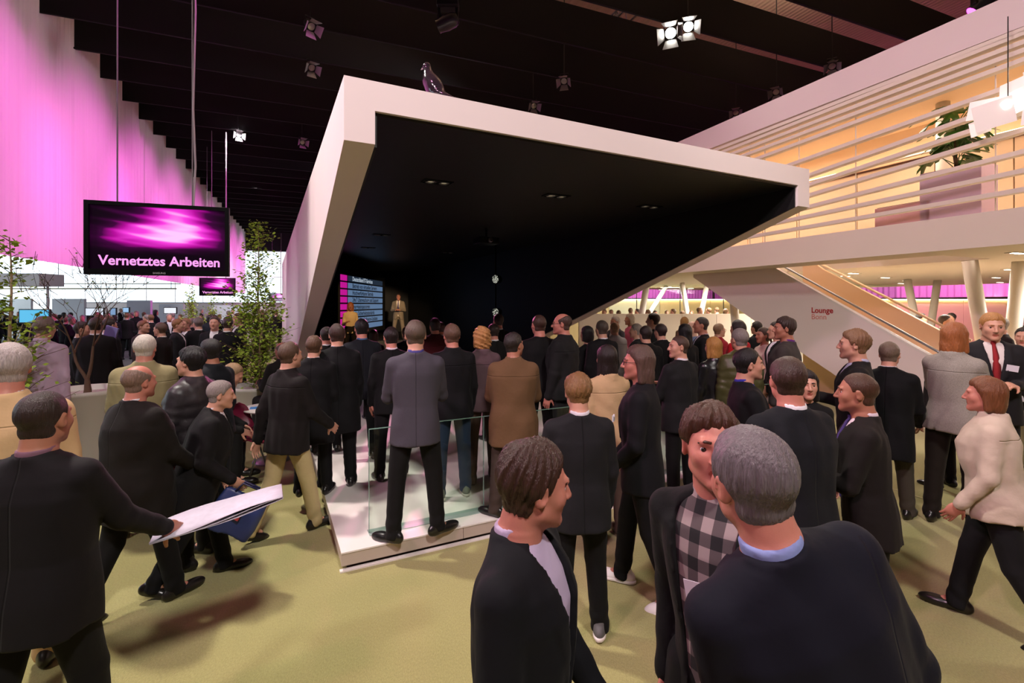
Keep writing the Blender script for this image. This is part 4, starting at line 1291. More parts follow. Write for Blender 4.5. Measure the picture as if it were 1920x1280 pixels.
# ================================================================== screens
def screen_mat():
    m = bpy.data.materials.new('magenta_screen'); n, l, b = nodes_of(m)
    b.inputs['Base Color'].default_value = (0, 0, 0, 1); b.inputs['Roughness'].default_value = .2
    tc = n.new('ShaderNodeTexCoord')
    sp = n.new('ShaderNodeSeparateXYZ'); l.new(tc.outputs['Generated'], sp.inputs[0])
    def mth(op, a, b_=None, c=None):
        q = n.new('ShaderNodeMath'); q.operation = op
        for i, v in enumerate((a, b_, c)):
            if v is None: continue
            if hasattr(v, 'links'): l.new(v, q.inputs[i])
            else: q.inputs[i].default_value = v
        return q.outputs[0]
    x, y = sp.outputs[0], sp.outputs[2]
    nz = n.new('ShaderNodeTexNoise'); nz.inputs['Scale'].default_value = 2.2; nz.inputs['Detail'].default_value = 1
    mp = n.new('ShaderNodeMapping'); mp.inputs['Scale'].default_value = (1, 1, 3.0); l.new(tc.outputs['Generated'], mp.inputs[0]); l.new(mp.outputs[0], nz.inputs['Vector'])
    wob = mth('MULTIPLY', mth('SUBTRACT', nz.outputs['Fac'], .5), .45)
    yy = mth('ADD', y, wob)
    # bright horizontal band
    dy = mth('SUBTRACT', yy, .52); band = mth('POWER', 2.718, mth('MULTIPLY', mth('MULTIPLY', dy, dy), -34))
    # bright plume above, right of the middle
    dx = mth('SUBTRACT', x, .62); dz = mth('SUBTRACT', y, .82)
    pl = mth('POWER', 2.718, mth('SUBTRACT', mth('MULTIPLY', mth('MULTIPLY', dx, dx), -22), mth('MULTIPLY', mth('MULTIPLY', dz, dz), 6)))
    wv = n.new('ShaderNodeTexWave'); wv.inputs['Scale'].default_value = 1.4; wv.inputs['Distortion'].default_value = 3; wv.inputs['Detail'].default_value = 1; wv.bands_direction = 'DIAGONAL'
    l.new(mp.outputs[0], wv.inputs['Vector'])
    st = mth('MULTIPLY', mth('POWER', wv.outputs['Fac'], 3.0), .28)
    xf = mth('SUBTRACT', 1.0, mth('POWER', mth('ABSOLUTE', mth('MULTIPLY', mth('SUBTRACT', x, .52), 2.0)), 3.0))
    tot = mth('MULTIPLY', mth('ADD', mth('MULTIPLY', mth('ADD', band, st), .62), mth('MULTIPLY', pl, .75)), mth('MAXIMUM', xf, .12))
    lowm = n.new('ShaderNodeMapRange'); lowm.inputs[1].default_value = .24; lowm.inputs[2].default_value = .5; l.new(y, lowm.inputs[0])
    tot = mth('MULTIPLY', tot, lowm.outputs[0])
    cr = n.new('ShaderNodeValToRGB'); E = cr.color_ramp.elements
    E[0].position = 0; E[0].color = lin((14, 2, 14)); E[1].position = 1; E[1].color = lin((255, 190, 245))
    for p, c in ((.18, (62, 4, 58)), (.4, (176, 12, 150)), (.68, (240, 60, 215))):
        e = E.new(p); e.color = lin(c)
    l.new(tot, cr.inputs[0]); l.new(cr.outputs[0], b.inputs['Emission Color']); b.inputs['Emission Strength'].default_value = 1.15
    return m
M_scr = screen_mat()
M_bezel = mat('bezel_black', (12, 11, 13), .25)
M_pinktext = emis('screen_text', (255, 160, 240), 1.1)
def tv(pl_, pr_, zt, zb, label, ceil_z=9.5, logo=True, cables=True):
    """pl_, pr_: left and right floor positions of the front face"""
    a = Vector((pl_[0], pl_[1], 0)); b = Vector((pr_[0], pr_[1], 0)); d = (b - a); W = d.length; d /= W
    n = Vector((d.y, -d.x, 0))     # towards the viewer
    H = zt - zb
    rz = math.atan2(d.y, d.x)
    c = (a + b) / 2 + Vector((0, 0, (zt + zb) / 2))
    e = empty('hanging_monitor', c, rz, label, 'monitor')
    bz = .045
    mb = MB()
    mb.box((0, -.02, H / 2 - bz / 2), (W, .05, bz)); mb.box((0, -.02, -H / 2 + bz * .75), (W, .05, bz * 1.5))
    for s in (-1, 1): mb.box((s * (W / 2 - bz / 2), -.02, bz * .25), (bz, .05, H - bz * 2.5))
    mb.build('bezel', M_bezel, e)
    MB().box((0, .03, 0), (W - .02, .06, H - .02)).build('housing', M_bezel, e)
    MB().box((0, -.003, bz * .25), (W - bz * 2, .004, H - bz * 2.5)).build('display', M_scr, e)
    Mx = Matrix(((1, 0, 0, -W * .415), (0, 0, -1, -.0065), (0, 1, 0, -H * .36), (0, 0, 0, 1)))
    t = text_mesh('Vernetztes Arbeiten', H * .185, M_pinktext, e, Mx, .0038 * H / .85, name='caption')
    wd = max(v.co.x for v in t.data.vertices)
    t.matrix_local = Mx @ Matrix.Diagonal((W * .84 / wd, 1, 1, 1))
    if logo:
        lg = text_mesh('SAMSUNG', .028, mat('logo_grey', (150, 146, 150), .4), e, Matrix(((1, 0, 0, 0), (0, 0, -1, -.046), (0, 1, 0, -H / 2 + .018), (0, 0, 0, 1))), .001, 'CENTER', name='logo')
    if cables:
        for s in (-.30, .22):
            MB().tube([(W * s, .03, H / 2 - .02), (W * s, .03, H / 2 + 2), (W * s, .03, ceil_z - c.z)], .008, 6).build('hanger_cable', mat('cable_grey', (120, 110, 118), .5), e)
        MB().tube([(W * .225, .035, H / 2 - .02), (W * .24, .04, H / 2 + .5), (W * .225, .03, H / 2 + 1.2), (W * .24, .035, H / 2 + 2.4), (W * .225, .03, H / 2 + 4), (W * .23, .03, ceil_z - c.z)], .012, 6).build('power_cable', mat('cable_light', (176, 160, 172), .6), e)
    return e
def tv_px(x0, yt0, yb0, x1, yt1, yb1, H, label, **k):
    Yl = H * F / (yb0 - yt0); Yr = H * F / (yb1 - yt1)
    a = px(x0, yt0, Yl); b = px(x1, yt1, Yr)
    zt = (a.z + b.z) / 2
    return tv(a, b, zt, zt - H, label, **k)
tv_px(160, 374, 513, 431, 392, 520, .85, 'large hanging monitor with magenta picture above the left aisle')
tv_px(374, 520, 554, 441.5, 521.5, 555, .85, 'small distant hanging monitor just right of the large one', logo=False)
tv_px(504, 550, 566, 536, 549, 564, .85, 'furthest pink hanging monitor half hidden by the booth wall', logo=False)

# list screen inside the booth
bl = Vector((-4.89, 14.5)); br = Vector((-4.89, 18.4))
d = Vector((0, 1, 0)); cz = (1.27 + 2.98) / 2
ls = empty('presentation_screen', (-4.89, 14.4, cz), label='tall slide screen with magenta squares and blue text bars', cat='screen')
rw_h = 1.71 / 8
MB().box((-.06, 1.9, 0), (.06, 4.9, 2.0)).build('panel', M_blackwall, ls)
M_bar = emis('slide_bar', (104, 132, 168), .75); M_bar0 = emis('slide_bar_dark', (44, 58, 76), .6)
M_sq = emis('slide_square', (200, 24, 150), .9); M_stxt = mat('slide_text', (18, 22, 34), .6); M_stxt0 = emis('slide_text_light', (190, 205, 220), .8)
lines = ['Deutschland IT-Services', 'Betrieb von virtuellen Servern', 'Hochverfügbarer Betrieb', '24x7 Überwachung und Support', 'Energieeinsparungen', 'Hohe Sicherheitsstandards', 'Regelmäßige Software-Updates', 'Integration']
for i, tx in enumerate(lines):
    z = .855 - rw_h * (i + .5)
    MB().box((-.02, 2.0, z), (.02, 3.8, rw_h * .78)).build('text_bar', M_bar0 if i == 0 else M_bar, ls)
    MB().box((-.02, -.28, z), (.02, .52, rw_h * .78)).build('square', M_sq, ls)
    text_mesh(tx, .19, M_stxt0 if i == 0 else M_stxt, ls, Matrix(((0, 0, 1, -.006), (1, 0, 0, .45), (0, 1, 0, z - .06), (0, 0, 0, 1))), .004, name='slide_text', sx=1.15)

# ------------------------------------------------------------------ booth fittings
def downlight(x, y, label):
    z = TOP - TH - .024
    Y = F * (z - CH) / (HY - y)
    p = Vector(((x - CX) / F * Y, Y, z))
    e = empty('ceiling_downlight', p, math.atan2(VV.y, VV.x), label, 'light')
    mb = MB()
    for s in (-1, 1):
        mb.box((0, s * .085, -.004), (.36, .014, .014)); mb.box((s * .173, 0, -.004), (.014, .17, .014))
    mb.build('frame', M_dark, e)
    for k in (-.085, .085):
        MB().lathe([(.035, -.002), (.062, -.002), (.066, -.014), (.06, -.018)], 18, (k, 0, 0)).build('ring', M_steel, e, True)
        MB().lathe([(0, -.006), (.036, -.004)], 14, (k, 0, 0)).build('bulb', mat('dim_bulb', (200, 190, 150), .3, emit=(255, 240, 190), estr=.25), e, True)
for x, y, lb in ((820, 341, 'twin recessed downlight nearest the left frame in the black ceiling'), (1043, 367, 'twin recessed downlight in the middle of the black ceiling'), (1218, 387, 'twin recessed downlight nearest the right wall in the black ceiling'),
                 (715, 440, 'small twin downlight deeper in the booth ceiling'), (690, 464, 'twin downlight deepest on the left of the booth ceiling'), (840, 473, 'twin downlight deepest in the middle of the booth ceiling')):
    downlight(x, y, lb)
e = empty('projector', px(912, 452, 9.6), .47, 'small dark projector hanging under the booth ceiling', 'projector')
MB().box((0, 0, 0), (.42, .34, .13)).build('housing', M_dark, e, False, .015)
MB().lathe([(0, 0), (.045, 0), (.05, .05), (.03, .06)], 14, (0, -.17, 0), Matrix.Rotation(math.pi / 2, 3, 'X')).build('lens', M_steel, e, True)
MB().tube([(0, 0, .06), (0, 0, 3.575 - e.location.z)], .02, 8).build('bracket', M_dark, e)
e = empty('lamp_bar', px(929, 480, 12.0), 0, 'hanging black bar with two dotted round lamps inside the booth', 'light')
MB().tube([(0, .03, 3.575 - e.location.z), (0, .03, -1.75)], .025, 8).build('pole', M_dark, e)
M_led = bpy.data.materials.new('dotted_lamp'); n_, l_, b_ = nodes_of(M_led)
tc_ = n_.new('ShaderNodeTexCoord'); vo_ = n_.new('ShaderNodeTexVoronoi'); vo_.inputs['Scale'].default_value = 34
l_.new(tc_.outputs['Object'], vo_.inputs['Vector'])
cr_ = n_.new('ShaderNodeValToRGB'); cr_.color_ramp.elements[0].color = lin((230, 232, 215)); cr_.color_ramp.elements[1].color = lin((30, 34, 30)); cr_.color_ramp.elements[0].position = .35; cr_.color_ramp.elements[1].position = .6
l_.new(vo_.outputs['Distance'], cr_.inputs[0]); l_.new(cr_.outputs[0], b_.inputs['Emission Color']); b_.inputs['Emission Strength'].default_value = .7; b_.inputs['Base Color'].default_value = (.02, .02, .02, 1)
for dz, nm in ((-.57, 'lamp_head'), (-1.39, 'lamp_head')):
    Mx = Matrix.Rotation(math.radians(-38), 3, 'Z') @ Matrix.Rotation(math.pi / 2, 3, 'X')
    h = MB().lathe([(0, .0), (.115, .0), (.12, -.02), (.10, -.14), (0, -.15)], 20, (0, -.02, dz), Mx).build(nm, M_dark, e, True)
    MB().lathe([(0, .006), (.1, .004)], 20, (0, -.02, dz), Mx).build('lens', M_led, h, True)
# bird figure on the booth roof
def bird():
    p = B(.78, .1, TOP)
    e = empty('bird_figure', p, math.radians(52), 'glossy dark bird figure perched on the booth roof', 'figurine')
    f = Field(np.arange(-.14, .14, .008), np.arange(-.34, .26, .008), np.arange(-.03, .46, .008))
    f.ell((0, 0, .17), (.072, .15, .085), rotx(52 * D2R), k=0)
    f.cone((0, .05, .24), (0, .085, .36), .055, .034, k=.04)
    f.ell((0, .095, .375), (.032, .042, .034), None, k=.015)
    f.cone((0, -.08, .09), (0, -.24, -.0), .045, .022, k=.04, flat=((0, .5, .86), .5))
    V, Q = f.mesh()
    mesh_np('body', V, Q, mat('bird_gloss', (40, 30, 38), .12, coat=.6), e)
    MB().tube([(0, .13, .375), (0, .165, .365)], [.011, .003], 8).build('beak', mat('beak_pink', (150, 130, 140), .3), e, True)
    for s in (-1, 1): MB().tube([(s * .025, .02, .1), (s * .025, .03, 0)], .006, 6).build('leg', M_dark, e)
bird()

# ------------------------------------------------------------------ ceiling lamps
def theatre_lamp(p, aim, label, lit=False, size=1.0, color=(255, 250, 240)):
    p = Vector(p); d = (Vector(aim) - p).normalized()
    e = empty('stage_lamp', p, 0, label, 'stage lamp')
    q = d.to_track_quat('Z', 'Y').to_matrix()
    S = size
    MB().lathe([(0, -.24 * S), (.08 * S, -.24 * S), (.1 * S, -.2 * S), (.1 * S, .05 * S), (.12 * S, .08 * S), (.12 * S, .12 * S), (.1 * S, .12 * S)], 20, (0, 0, 0), q).build('housing', M_dark, e, True)
    MB().lathe([(0, .09 * S), (.1 * S, .1 * S)], 20, (0, 0, 0), q).build('lens', emis('lamp_lit', color, 30) if lit else mat('lamp_glass', (170, 170, 175), .15, metal=.6), e, True)
    for k in range(4):
        a = k * math.pi / 2
        rr = q @ Matrix.Rotation(a, 3, 'Z')
        mb = MB(); mb.prism([rr @ Vector((-.1 * S, .115 * S, .12 * S)), rr @ Vector((.1 * S, .115 * S, .12 * S)), rr @ Vector((.1 * S, .12 * S, .12 * S)), rr @ Vector((-.1 * S, .12 * S, .12 * S))],
                            [rr @ Vector((-.15 * S, .23 * S, .30 * S)), rr @ Vector((.15 * S, .23 * S, .30 * S)), rr @ Vector((.15 * S, .236 * S, .30 * S)), rr @ Vector((-.15 * S, .236 * S, .30 * S))])
        mb.build('barn_door', mat('barn_door_grey', (150, 148, 146), .35, metal=.5), e)
    mb = MB(); mb.tube([q @ Vector((-.13 * S, 0, 0)), q @ Vector((-.13 * S, 0, 0)) + Vector((0, 0, .22 * S)), q @ Vector((.13 * S, 0, 0)) + Vector((0, 0, .22 * S)), q @ Vector((.13 * S, 0, 0))], .012 * S, 6)
    mb.build('yoke', M_dark, e)
    MB().tube([(0, 0, .2 * S), (0, 0, 13.34 - p.z)], .015, 6).build('hanger', M_dark, e)
    return e
def at_z(x, y, z): 
    Y = F * (z - CH) / (HY - y); return Vector(((x - CX) / F * Y, Y, z))
theatre_lamp(at_z(1258, 60, 9.35), (0, 3, 1), 'lit theatre lamp with open barn doors above the lounge', True, 1.35)
theatre_lamp(at_z(1290, 48, 9.4), (2, 3, 1), 'second lit theatre lamp beside the bright barn-door one', True, 1.2)
for x, y, lb in ((581, 47, 'small pale ceiling lamp highest above the booth corner'), (583, 125, 'pale ceiling lamp just left of the booth roof corner'), (1058, 150, 'grey ceiling lamp above the middle of the roof edge'), (1000, 197, 'bright-flapped ceiling lamp just above the booth roof edge'),
                 (566, 266, 'tiny ceiling lamp low beside the booth wall'), (447, 252, 'tiny ceiling lamp near the thin hanging cables'), (1456, 171, 'small amber ceiling lamp near the lounge beam'), (1560, 122, 'ceiling lamp in the gap at the lounge beam'), (1380, 210, 'tiny amber ceiling lamp where beam meets booth')):
    theatre_lamp(at_z(x, y, 9.3), (random.Random(x).uniform(-3, 5), 6, 0), lb, False, .95)
def moving_head(x, y, label, aim):
    p = at_z(x, y, 8.75)
    e = empty('moving_head_lamp', p, 0, label, 'stage lamp')
    MB().box((0, 0, .42), (.5, .36, .2)).build('base', M_dark, e, False, .02)
    mb = MB()
    for s in (-1, 1): mb.box((s * .21, 0, .16), (.07, .14, .42))
    mb.box((0, 0, .34), (.48, .2, .06)); mb.build('yoke', M_dark, e, False, .015)
    d = (Vector(aim) - p).normalized(); q = d.to_track_quat('Z', 'Y').to_matrix()
    MB().lathe([(0, -.26), (.11, -.25), (.165, -.15), (.175, .05), (.14, .24), (.15, .26)], 24, (0, 0, 0), q).build('head', mat('lamp_body', (48, 46, 50), .3, metal=.3), e, True)
    MB().lathe([(0, .262), (.135, .262)], 24, (0, 0, 0), q).build('lens', emis('magenta_lens', (255, 60, 235), 9), e, True)
    mb = MB()
    for s in (-1, 1): mb.box((s * .16, .05, .56), (.1, .04, .14))
    mb.box((0, 0, .62), (1.2, .05, .05)); mb.build('clamp', M_steel, e)
    MB().tube([(0, 0, .6), (0, 0, 13.34 - p.z)], .03, 8).build('hanger', M_dark, e)
    return p
moving_head(840, 42, 'moving-head lamp glowing magenta above the booth roof', (-13, 14, 5))
moving_head(1845, 4, 'dark moving-head lamp in the roof gap at the upper right', (4, 14, 2))
tag(MB().tube([at_z(397, 245, 9.4), at_z(397, 245, 9.4) + Vector((0, 0, -4.5))], .012, 6).build('hanging_cable', mat('cable_grey', (120, 110, 118), .5)), 'thin dark cable hanging right of the large monitor', 'cable')
tag(MB().tube([at_z(424, 248, 9.4), at_z(424, 248, 9.4) + Vector((0, 0, -4.6))], .02, 6).build('hanging_cable', mat('cable_light', (176, 160, 172), .6)), 'pale cable with bright clip hanging right of the large monitor', 'cable')

# ------------------------------------------------------------------ plants
M_bark = mat('bark_brown', (92, 66, 50), .85, bump=.5, bscale=40); M_birch = mat('bark_birch', (176, 150, 120), .8, var=.4, vscale=30, stretch=(1, 1, 4))
def pot(loc, R0, R1, H, label, name='planter'):
    e = empty(name, loc, 0, label, 'planter')
    MB().lathe([(0, 0), (R0, 0), (R0 * 1.02, .01), (R1, H - .06), (R1 * 1.03, H - .05), (R1 * 1.03, H), (R1 * .95, H), (R1 * .92, H - .08), (0, H - .08)], 40).build('bowl', M_white, e, True)
    MB().lathe([(0, H - .06), (R1 * .5, H - .065), (R1 * .92, H - .075)], 28).build('gravel', mat('gravel_pale', (206, 190, 186), .9, var=.4, vscale=60, bump=.8, bscale=80), e, True)
    return e
def leaf_cloud(name, pts, size, m, parent, seed):
    rs = np.random.RandomState(seed); V = []; Fc = []
    for p in pts:
        s = size * rs.uniform(.7, 1.3)
        a, b, c = rs.uniform(0, 6.28), rs.uniform(-.9, .9), rs.uniform(-.7, .7)
        R = rotz(a) @ rotx(b) @ roty(c)
        q = np.array([[0, 0, 0], [-.42 * s, .45 * s, .05 * s], [0, 1.0 * s, -.06 * s], [.42 * s, .45 * s, .05 * s]]) @ R.T + np.array(p)
        n = len(V); V += q.tolist(); Fc += [(n, n + 1, n + 2), (n, n + 2, n + 3)]
    o = mesh_np(name, V, Fc, m, parent, False); o['kind'] = 'stuff'
    return o
def blossom_tree(loc):
    e = empty('blossom_tree', loc, 0, 'bare forked little tree with pale blossom in the white planter', 'tree')
    rs = random.Random(8); segs = []; tips = []
    def grow(p, d, r, lev):
        L_ = {0: .18, 1: .42, 2: .5, 3: .42, 4: .34, 5: .24}[lev]
        q = p; pts = [p]; rad = [r]
        n = 4
        for i in range(n):
            d = (d + Vector((rs.uniform(-.14, .14), rs.uniform(-.14, .14), rs.uniform(-.05, .09)))).normalized()
            q = q + d * L_ / n * rs.uniform(.85, 1.15); pts.append(q); rad.append(r * (1 - .35 * (i + 1) / n))
        segs.append((pts, rad, lev)); 
        if lev >= 3: tips.extend(pts[1:])
        if lev < 5:
            for k in range({0: 2, 1: 2, 2: 3, 3: 3, 4: 2}[lev]):
                sp = .55 if lev else .5
                a = rs.uniform(0, 6.28) if lev else k * math.pi + .4
                dd = (d * .95 + Vector((math.cos(a) * sp, math.sin(a) * sp, .15))).normalized()
                grow(pts[-1] if k < 2 else pts[2], dd, max(.0035, rad[-1] * .78), lev + 1)
    grow(Vector((0, 0, 0)), Vector((.05, 0, 1)), .046, 0)
    mb = MB(); mt_ = MB()
    for pts, rad, lev in segs: (mb if lev <= 2 else mt_).tube(pts, rad, 7 if lev < 3 else 4, False)
    mb.build('trunk', M_bark, e, True); tag(mt_.build('twigs', M_bark, e, True), kind='stuff')
    pp = [tuple(t + Vector((rs.uniform(-.02, .02), rs.uniform(-.02, .02), rs.uniform(-.02, .02)))) for t in tips if rs.random() < .5]
    leaf_cloud('blossom', pp, .022, mat('blossom_cream', (232, 214, 196), .8), e, 3)
    leaf_cloud('leaves', pp[::4], .03, mat('leaf_green', (112, 146, 60), .5, var=.3, vscale=6), e, 4)
def birch(loc, H, n, label, seed, spread=.55, low=.12, leaf=.045, multi=4, dens=1.0):
    e = empty('birch_tree', loc, 0, label, 'tree')
    rs = random.Random(seed); mb = MB(); tw = MB(); pts = []
    for s in range(multi):
        a = rs.uniform(0, 6.28); hh = H * (1 if s == 0 else rs.uniform(.45, .8)); sp = 0 if s == 0 else rs.uniform(.12, .34)
        tr = [Vector((math.cos(a) * sp * u ** 1.2 + rs.uniform(-.02, .02), math.sin(a) * sp * u ** 1.2 + rs.uniform(-.02, .02), hh * u)) for u in [i / 7 for i in range(8)]]
        mb.tube(tr, [(.026 if s == 0 else .014) * (1 - .8 * i / 7) for i in range(8)], 7, False)
        m = int(n * hh / H / (1 if s == 0 else 2.2))
        for k in range(m):
            u = low + (1 - low) * k / m; i = min(6, int(u * 7)); b0_ = tr[i].lerp(tr[i + 1], u * 7 - i)
            a2 = rs.uniform(0, 6.28); ln = spread * (1.0 - u * .75) * rs.uniform(.5, 1.1)
            d = Vector((math.cos(a2), math.sin(a2), rs.uniform(.2, .9))); q = [b0_, b0_ + d * ln * .5, b0_ + d * ln + Vector((0, 0, -.1 * ln))]
            tw.tube(q, [.005, .0035, .0015], 4, False)
            for j in range(int(9 * dens)):
                v = rs.random(); c = q[0].lerp(q[1], v * 2) if v < .5 else q[1].lerp(q[2], v * 2 - 1)
                pts.append(tuple(c + Vector((rs.gauss(0, .045), rs.gauss(0, .045), rs.gauss(0, .04)))))
    mb.build('trunk', M_birch, e, True); tag(tw.build('twigs', M_bark, e, True), kind='stuff')
    leaf_cloud('leaves', pts, leaf, mat('leaf_spring', (158, 186, 62), .5, var=.35, vscale=5), e, seed)
    return e
pl = Vector((-5.75, 6.55, 0))
pot(pl, .25, .43, .96, 'large white conical planter holding the bare blossom tree')
blossom_tree(pl + Vector((.0, 0, .9)))
pb = px(486, 700, 8.1); pb.z = 0
pot(pb + Vector((.0, .0, 0)), .3, .42, .75, 'white planter beside the booth wall with the leafy birch')
birch(pb + Vector((0, 0, .68)), 2.75, 110, 'young green birch standing beside the booth wall', 21, .78, .02, .056, 7, 1.5)
pc = px(18, 700, 5.2); pc.z = 0
pot(pc, .26, .40, .8, 'white planter half hidden at the left edge')
birch(pc + Vector((0, 0, .72)), 2.1, 46, 'sparse green birch at the left edge of the hall', 33, .6, .05, .055, 6, 1.0)
for i, (x, Yd, lb) in enumerate(((355, 17, 'flowering bush under the small monitor, left one'), (395, 19, 'flowering bush under the small monitor, right one'), (362, 26, 'far narrow green tree beyond the monitors'))):
    p = px(x, 600, Yd); p.z = 0
    pot(p, .3, .42, .7, ('white planter under the left flowering bush', 'white planter under the right flowering bush', 'white planter under the far narrow tree')[i])
    birch(p + Vector((0, 0, .62)), 1.9 if i < 2 else 2.6, 40, lb, 50 + i, .6, .1, .07, 5, 1)

# ------------------------------------------------------------------ seating group by the booth wall
M_chair = mat('chair_burgundy', (112, 22, 52), .35)
def shell_chair(loc, rz, label):
    e = empty('shell_chair', loc, rz, label, 'chair', 'burgundy shell chairs by the booth wall')
    V = []; nu, nv = 13, 15
    for i in range(nu):
        u = -1 + 2 * i / (nu - 1)
        for j in range(nv):
            v = j / (nv - 1)
            if v < .5: w_ = v / .5; y = .24 - .42 * w_; z = .43 + .02 * (1 - w_) - .03 * math.sin(w_ * math.pi)
            else: w_ = (v - .5) / .5; y = -.18 - .09 * w_ - .03 * math.sin(w_ * math.pi); z = .43 + .02 + .36 * w_
            W_ = .25 * (1 - .25 * max(0, v - .75) * 4 * .5) * math.sqrt(max(.12, 1 - max(0, v - .8) ** 2 * 20))
            V.append((u * W_, y + (.10 * u * u if v > .45 else 0), z + .09 * u * u * (1 - abs(v - .5))))
    Q = [(i * nv + j, (i + 1) * nv + j, (i + 1) * nv + j + 1, i * nv + j + 1) for i in range(nu - 1) for j in range(nv - 1)]
    o = mesh_np('shell', V, Q, M_chair, e); so = o.modifiers.new('thick', 'SOLIDIFY'); so.thickness = .012
    for sx in (-1, 1):
        for sy in (-1, 1):
            MB().tube([(sx * .12, sy * .12 - .02, .41), (sx * .21, sy * .21 - .02, 0)], .011, 8).build('leg', M_steel, e, True)
    return e
tb = px(508, 690, 6.5); tb.z = 0
tbl = empty('bistro_table', tb, 0, 'small round white table between the burgundy chairs', 'table')
MB().lathe([(0, .70), (.34, .70), (.35, .71), (.34, .725), (0, .725)], 32).build('top', M_white, tbl, True)
MB().tube([(0, 0, .02), (0, 0, .70)], .03, 12).build('post', M_steel, tbl, True)
MB().lathe([(0, 0), (.23, 0), (.22, .015), (.03, .025)], 28).build('foot', M_steel, tbl, True)
for i, (dx, dy, c, lb) in enumerate(((-.12, -.08, (70, 130, 190), 'blue leaflet lying on the bistro table'), (.1, .02, (220, 220, 224), 'white leaflet lying on the bistro table'))):
    tag(MB().box(tb + Vector((dx, dy, .728)), (.21, .15, .004), Matrix.Rotation(.4 + i, 3, 'Z')).build('leaflet', mat('paper%d' % i, c, .6)), lb, 'leaflet')
shell_chair(px(515, 0, 5.9).xy.to_3d(), 1.2, 'nearest burgundy shell chair beside the small white table')
shell_chair(px(536, 0, 7.1).xy.to_3d(), 1.9, 'burgundy shell chair at the booth wall behind the table')
shell_chair(px(455, 0, 6.0).xy.to_3d(), -1.9, 'burgundy shell chair under the stooping seated man')

# ------------------------------------------------------------------ far stands at the left
def stand_wall(x0, x1, y0, Y, col_, label, name='exhibit_wall'):
    a, b = px(x0, y0, Y), px(x1, y0, Y)
    o = MB().box(((a.x + b.x) / 2, Y, a.z / 2), (b.x - a.x, .15, a.z)).build(name, mat('stand_%d' % col_[0], tuple(min(250, v + 30) for v in col_), .7))
    return tag(o, label, 'wall')
stand_wall(240, 284, 563, 24, (176, 178, 190), 'grey exhibit wall left of the small monitor')
stand_wall(300, 345, 570, 26, (200, 204, 212), 'pale exhibit wall below the large monitor')
stand_wall(100, 160, 560, 25, (206, 208, 214), 'pale exhibit wall behind the blossom tree')
stand_wall(0, 60, 560, 30, (226, 228, 232), 'white exhibit wall at the far left edge')
stand_wall(395, 480, 572, 32, (210, 216, 220), 'pale exhibit wall beyond the distant crowd')
hb = empty('white_canopy', px(40, 525, 22), 0, 'white canopy block hanging under the curtain at far left', 'canopy')
MB().box((-1.2, 0, 0), (5.2, 1.2, .55)).build('block', M_matt, hb); MB().box((-1.2, -.61, -.3), (5.2, .02, .05)).build('edge', M_podside, hb)
for s in (-3.6, 1.2): MB().tube([(s, 0, -.2), (s, 0, -px(0, 525, 22).z)], .05, 8).build('post', M_matt, hb)
rl = empty('suspended_rail', px(200, 541, 30), 0, 'thin beige rail crossing under the curtain', 'rail')
MB().box((-1.4, 0, 0), (11.4, .12, .1)).build('bar', mat('rail_beige', (196, 186, 160), .6), rl)
MB().box((-1.4, .4, .32), (11.4, .08, .06)).build('bar', mat('rail_beige', (196, 186, 160), .6), rl)
for s in (-7, -3, 1, 4): MB().tube([(s, 0, 0), (s, 0, 6.4)], .02, 6).build('hanger', M_steel, rl)
def kiosk(x, y0, y1, w, Y, c, label):
    a = px(x, y0, Y); h = (y1 - y0) / F * Y; W = w / F * Y
    e = empty('display_kiosk', (a.x, Y, 0), 0, label, 'display')
    MB().box((0, .03, a.z - h / 2), (W + .06, .06, h + .06)).build('bezel', M_bezel, e)
    MB().box((0, -.003, a.z - h / 2), (W, .01, h)).build('display', emis('kiosk_%d_%d' % (c[0], int(x)), c, 1.0), e)
    MB().box((0, .06, (a.z - h) / 2), (.12, .06, a.z - h)).build('stand', M_dark, e); MB().box((0, .06, .02), (.6, .4, .04)).build('foot', M_dark, e)
kiosk(64, 581, 604, 54, 14, (90, 190, 235), 'wide light blue screen on a stand at the left')
kiosk(177, 578, 591, 32, 20, (225, 232, 245), 'white screen on a stand behind the blossom tree')
kiosk(212, 578, 590, 9, 21, (120, 150, 190), 'narrow blue screen behind the blossom tree')
kiosk(236, 577, 585, 10, 23, (150, 190, 230), 'small blue screen beside the grey exhibit wall')
kiosk(319, 577, 587, 22, 25, (240, 244, 250), 'bright white screen in a black frame below the large monitor')
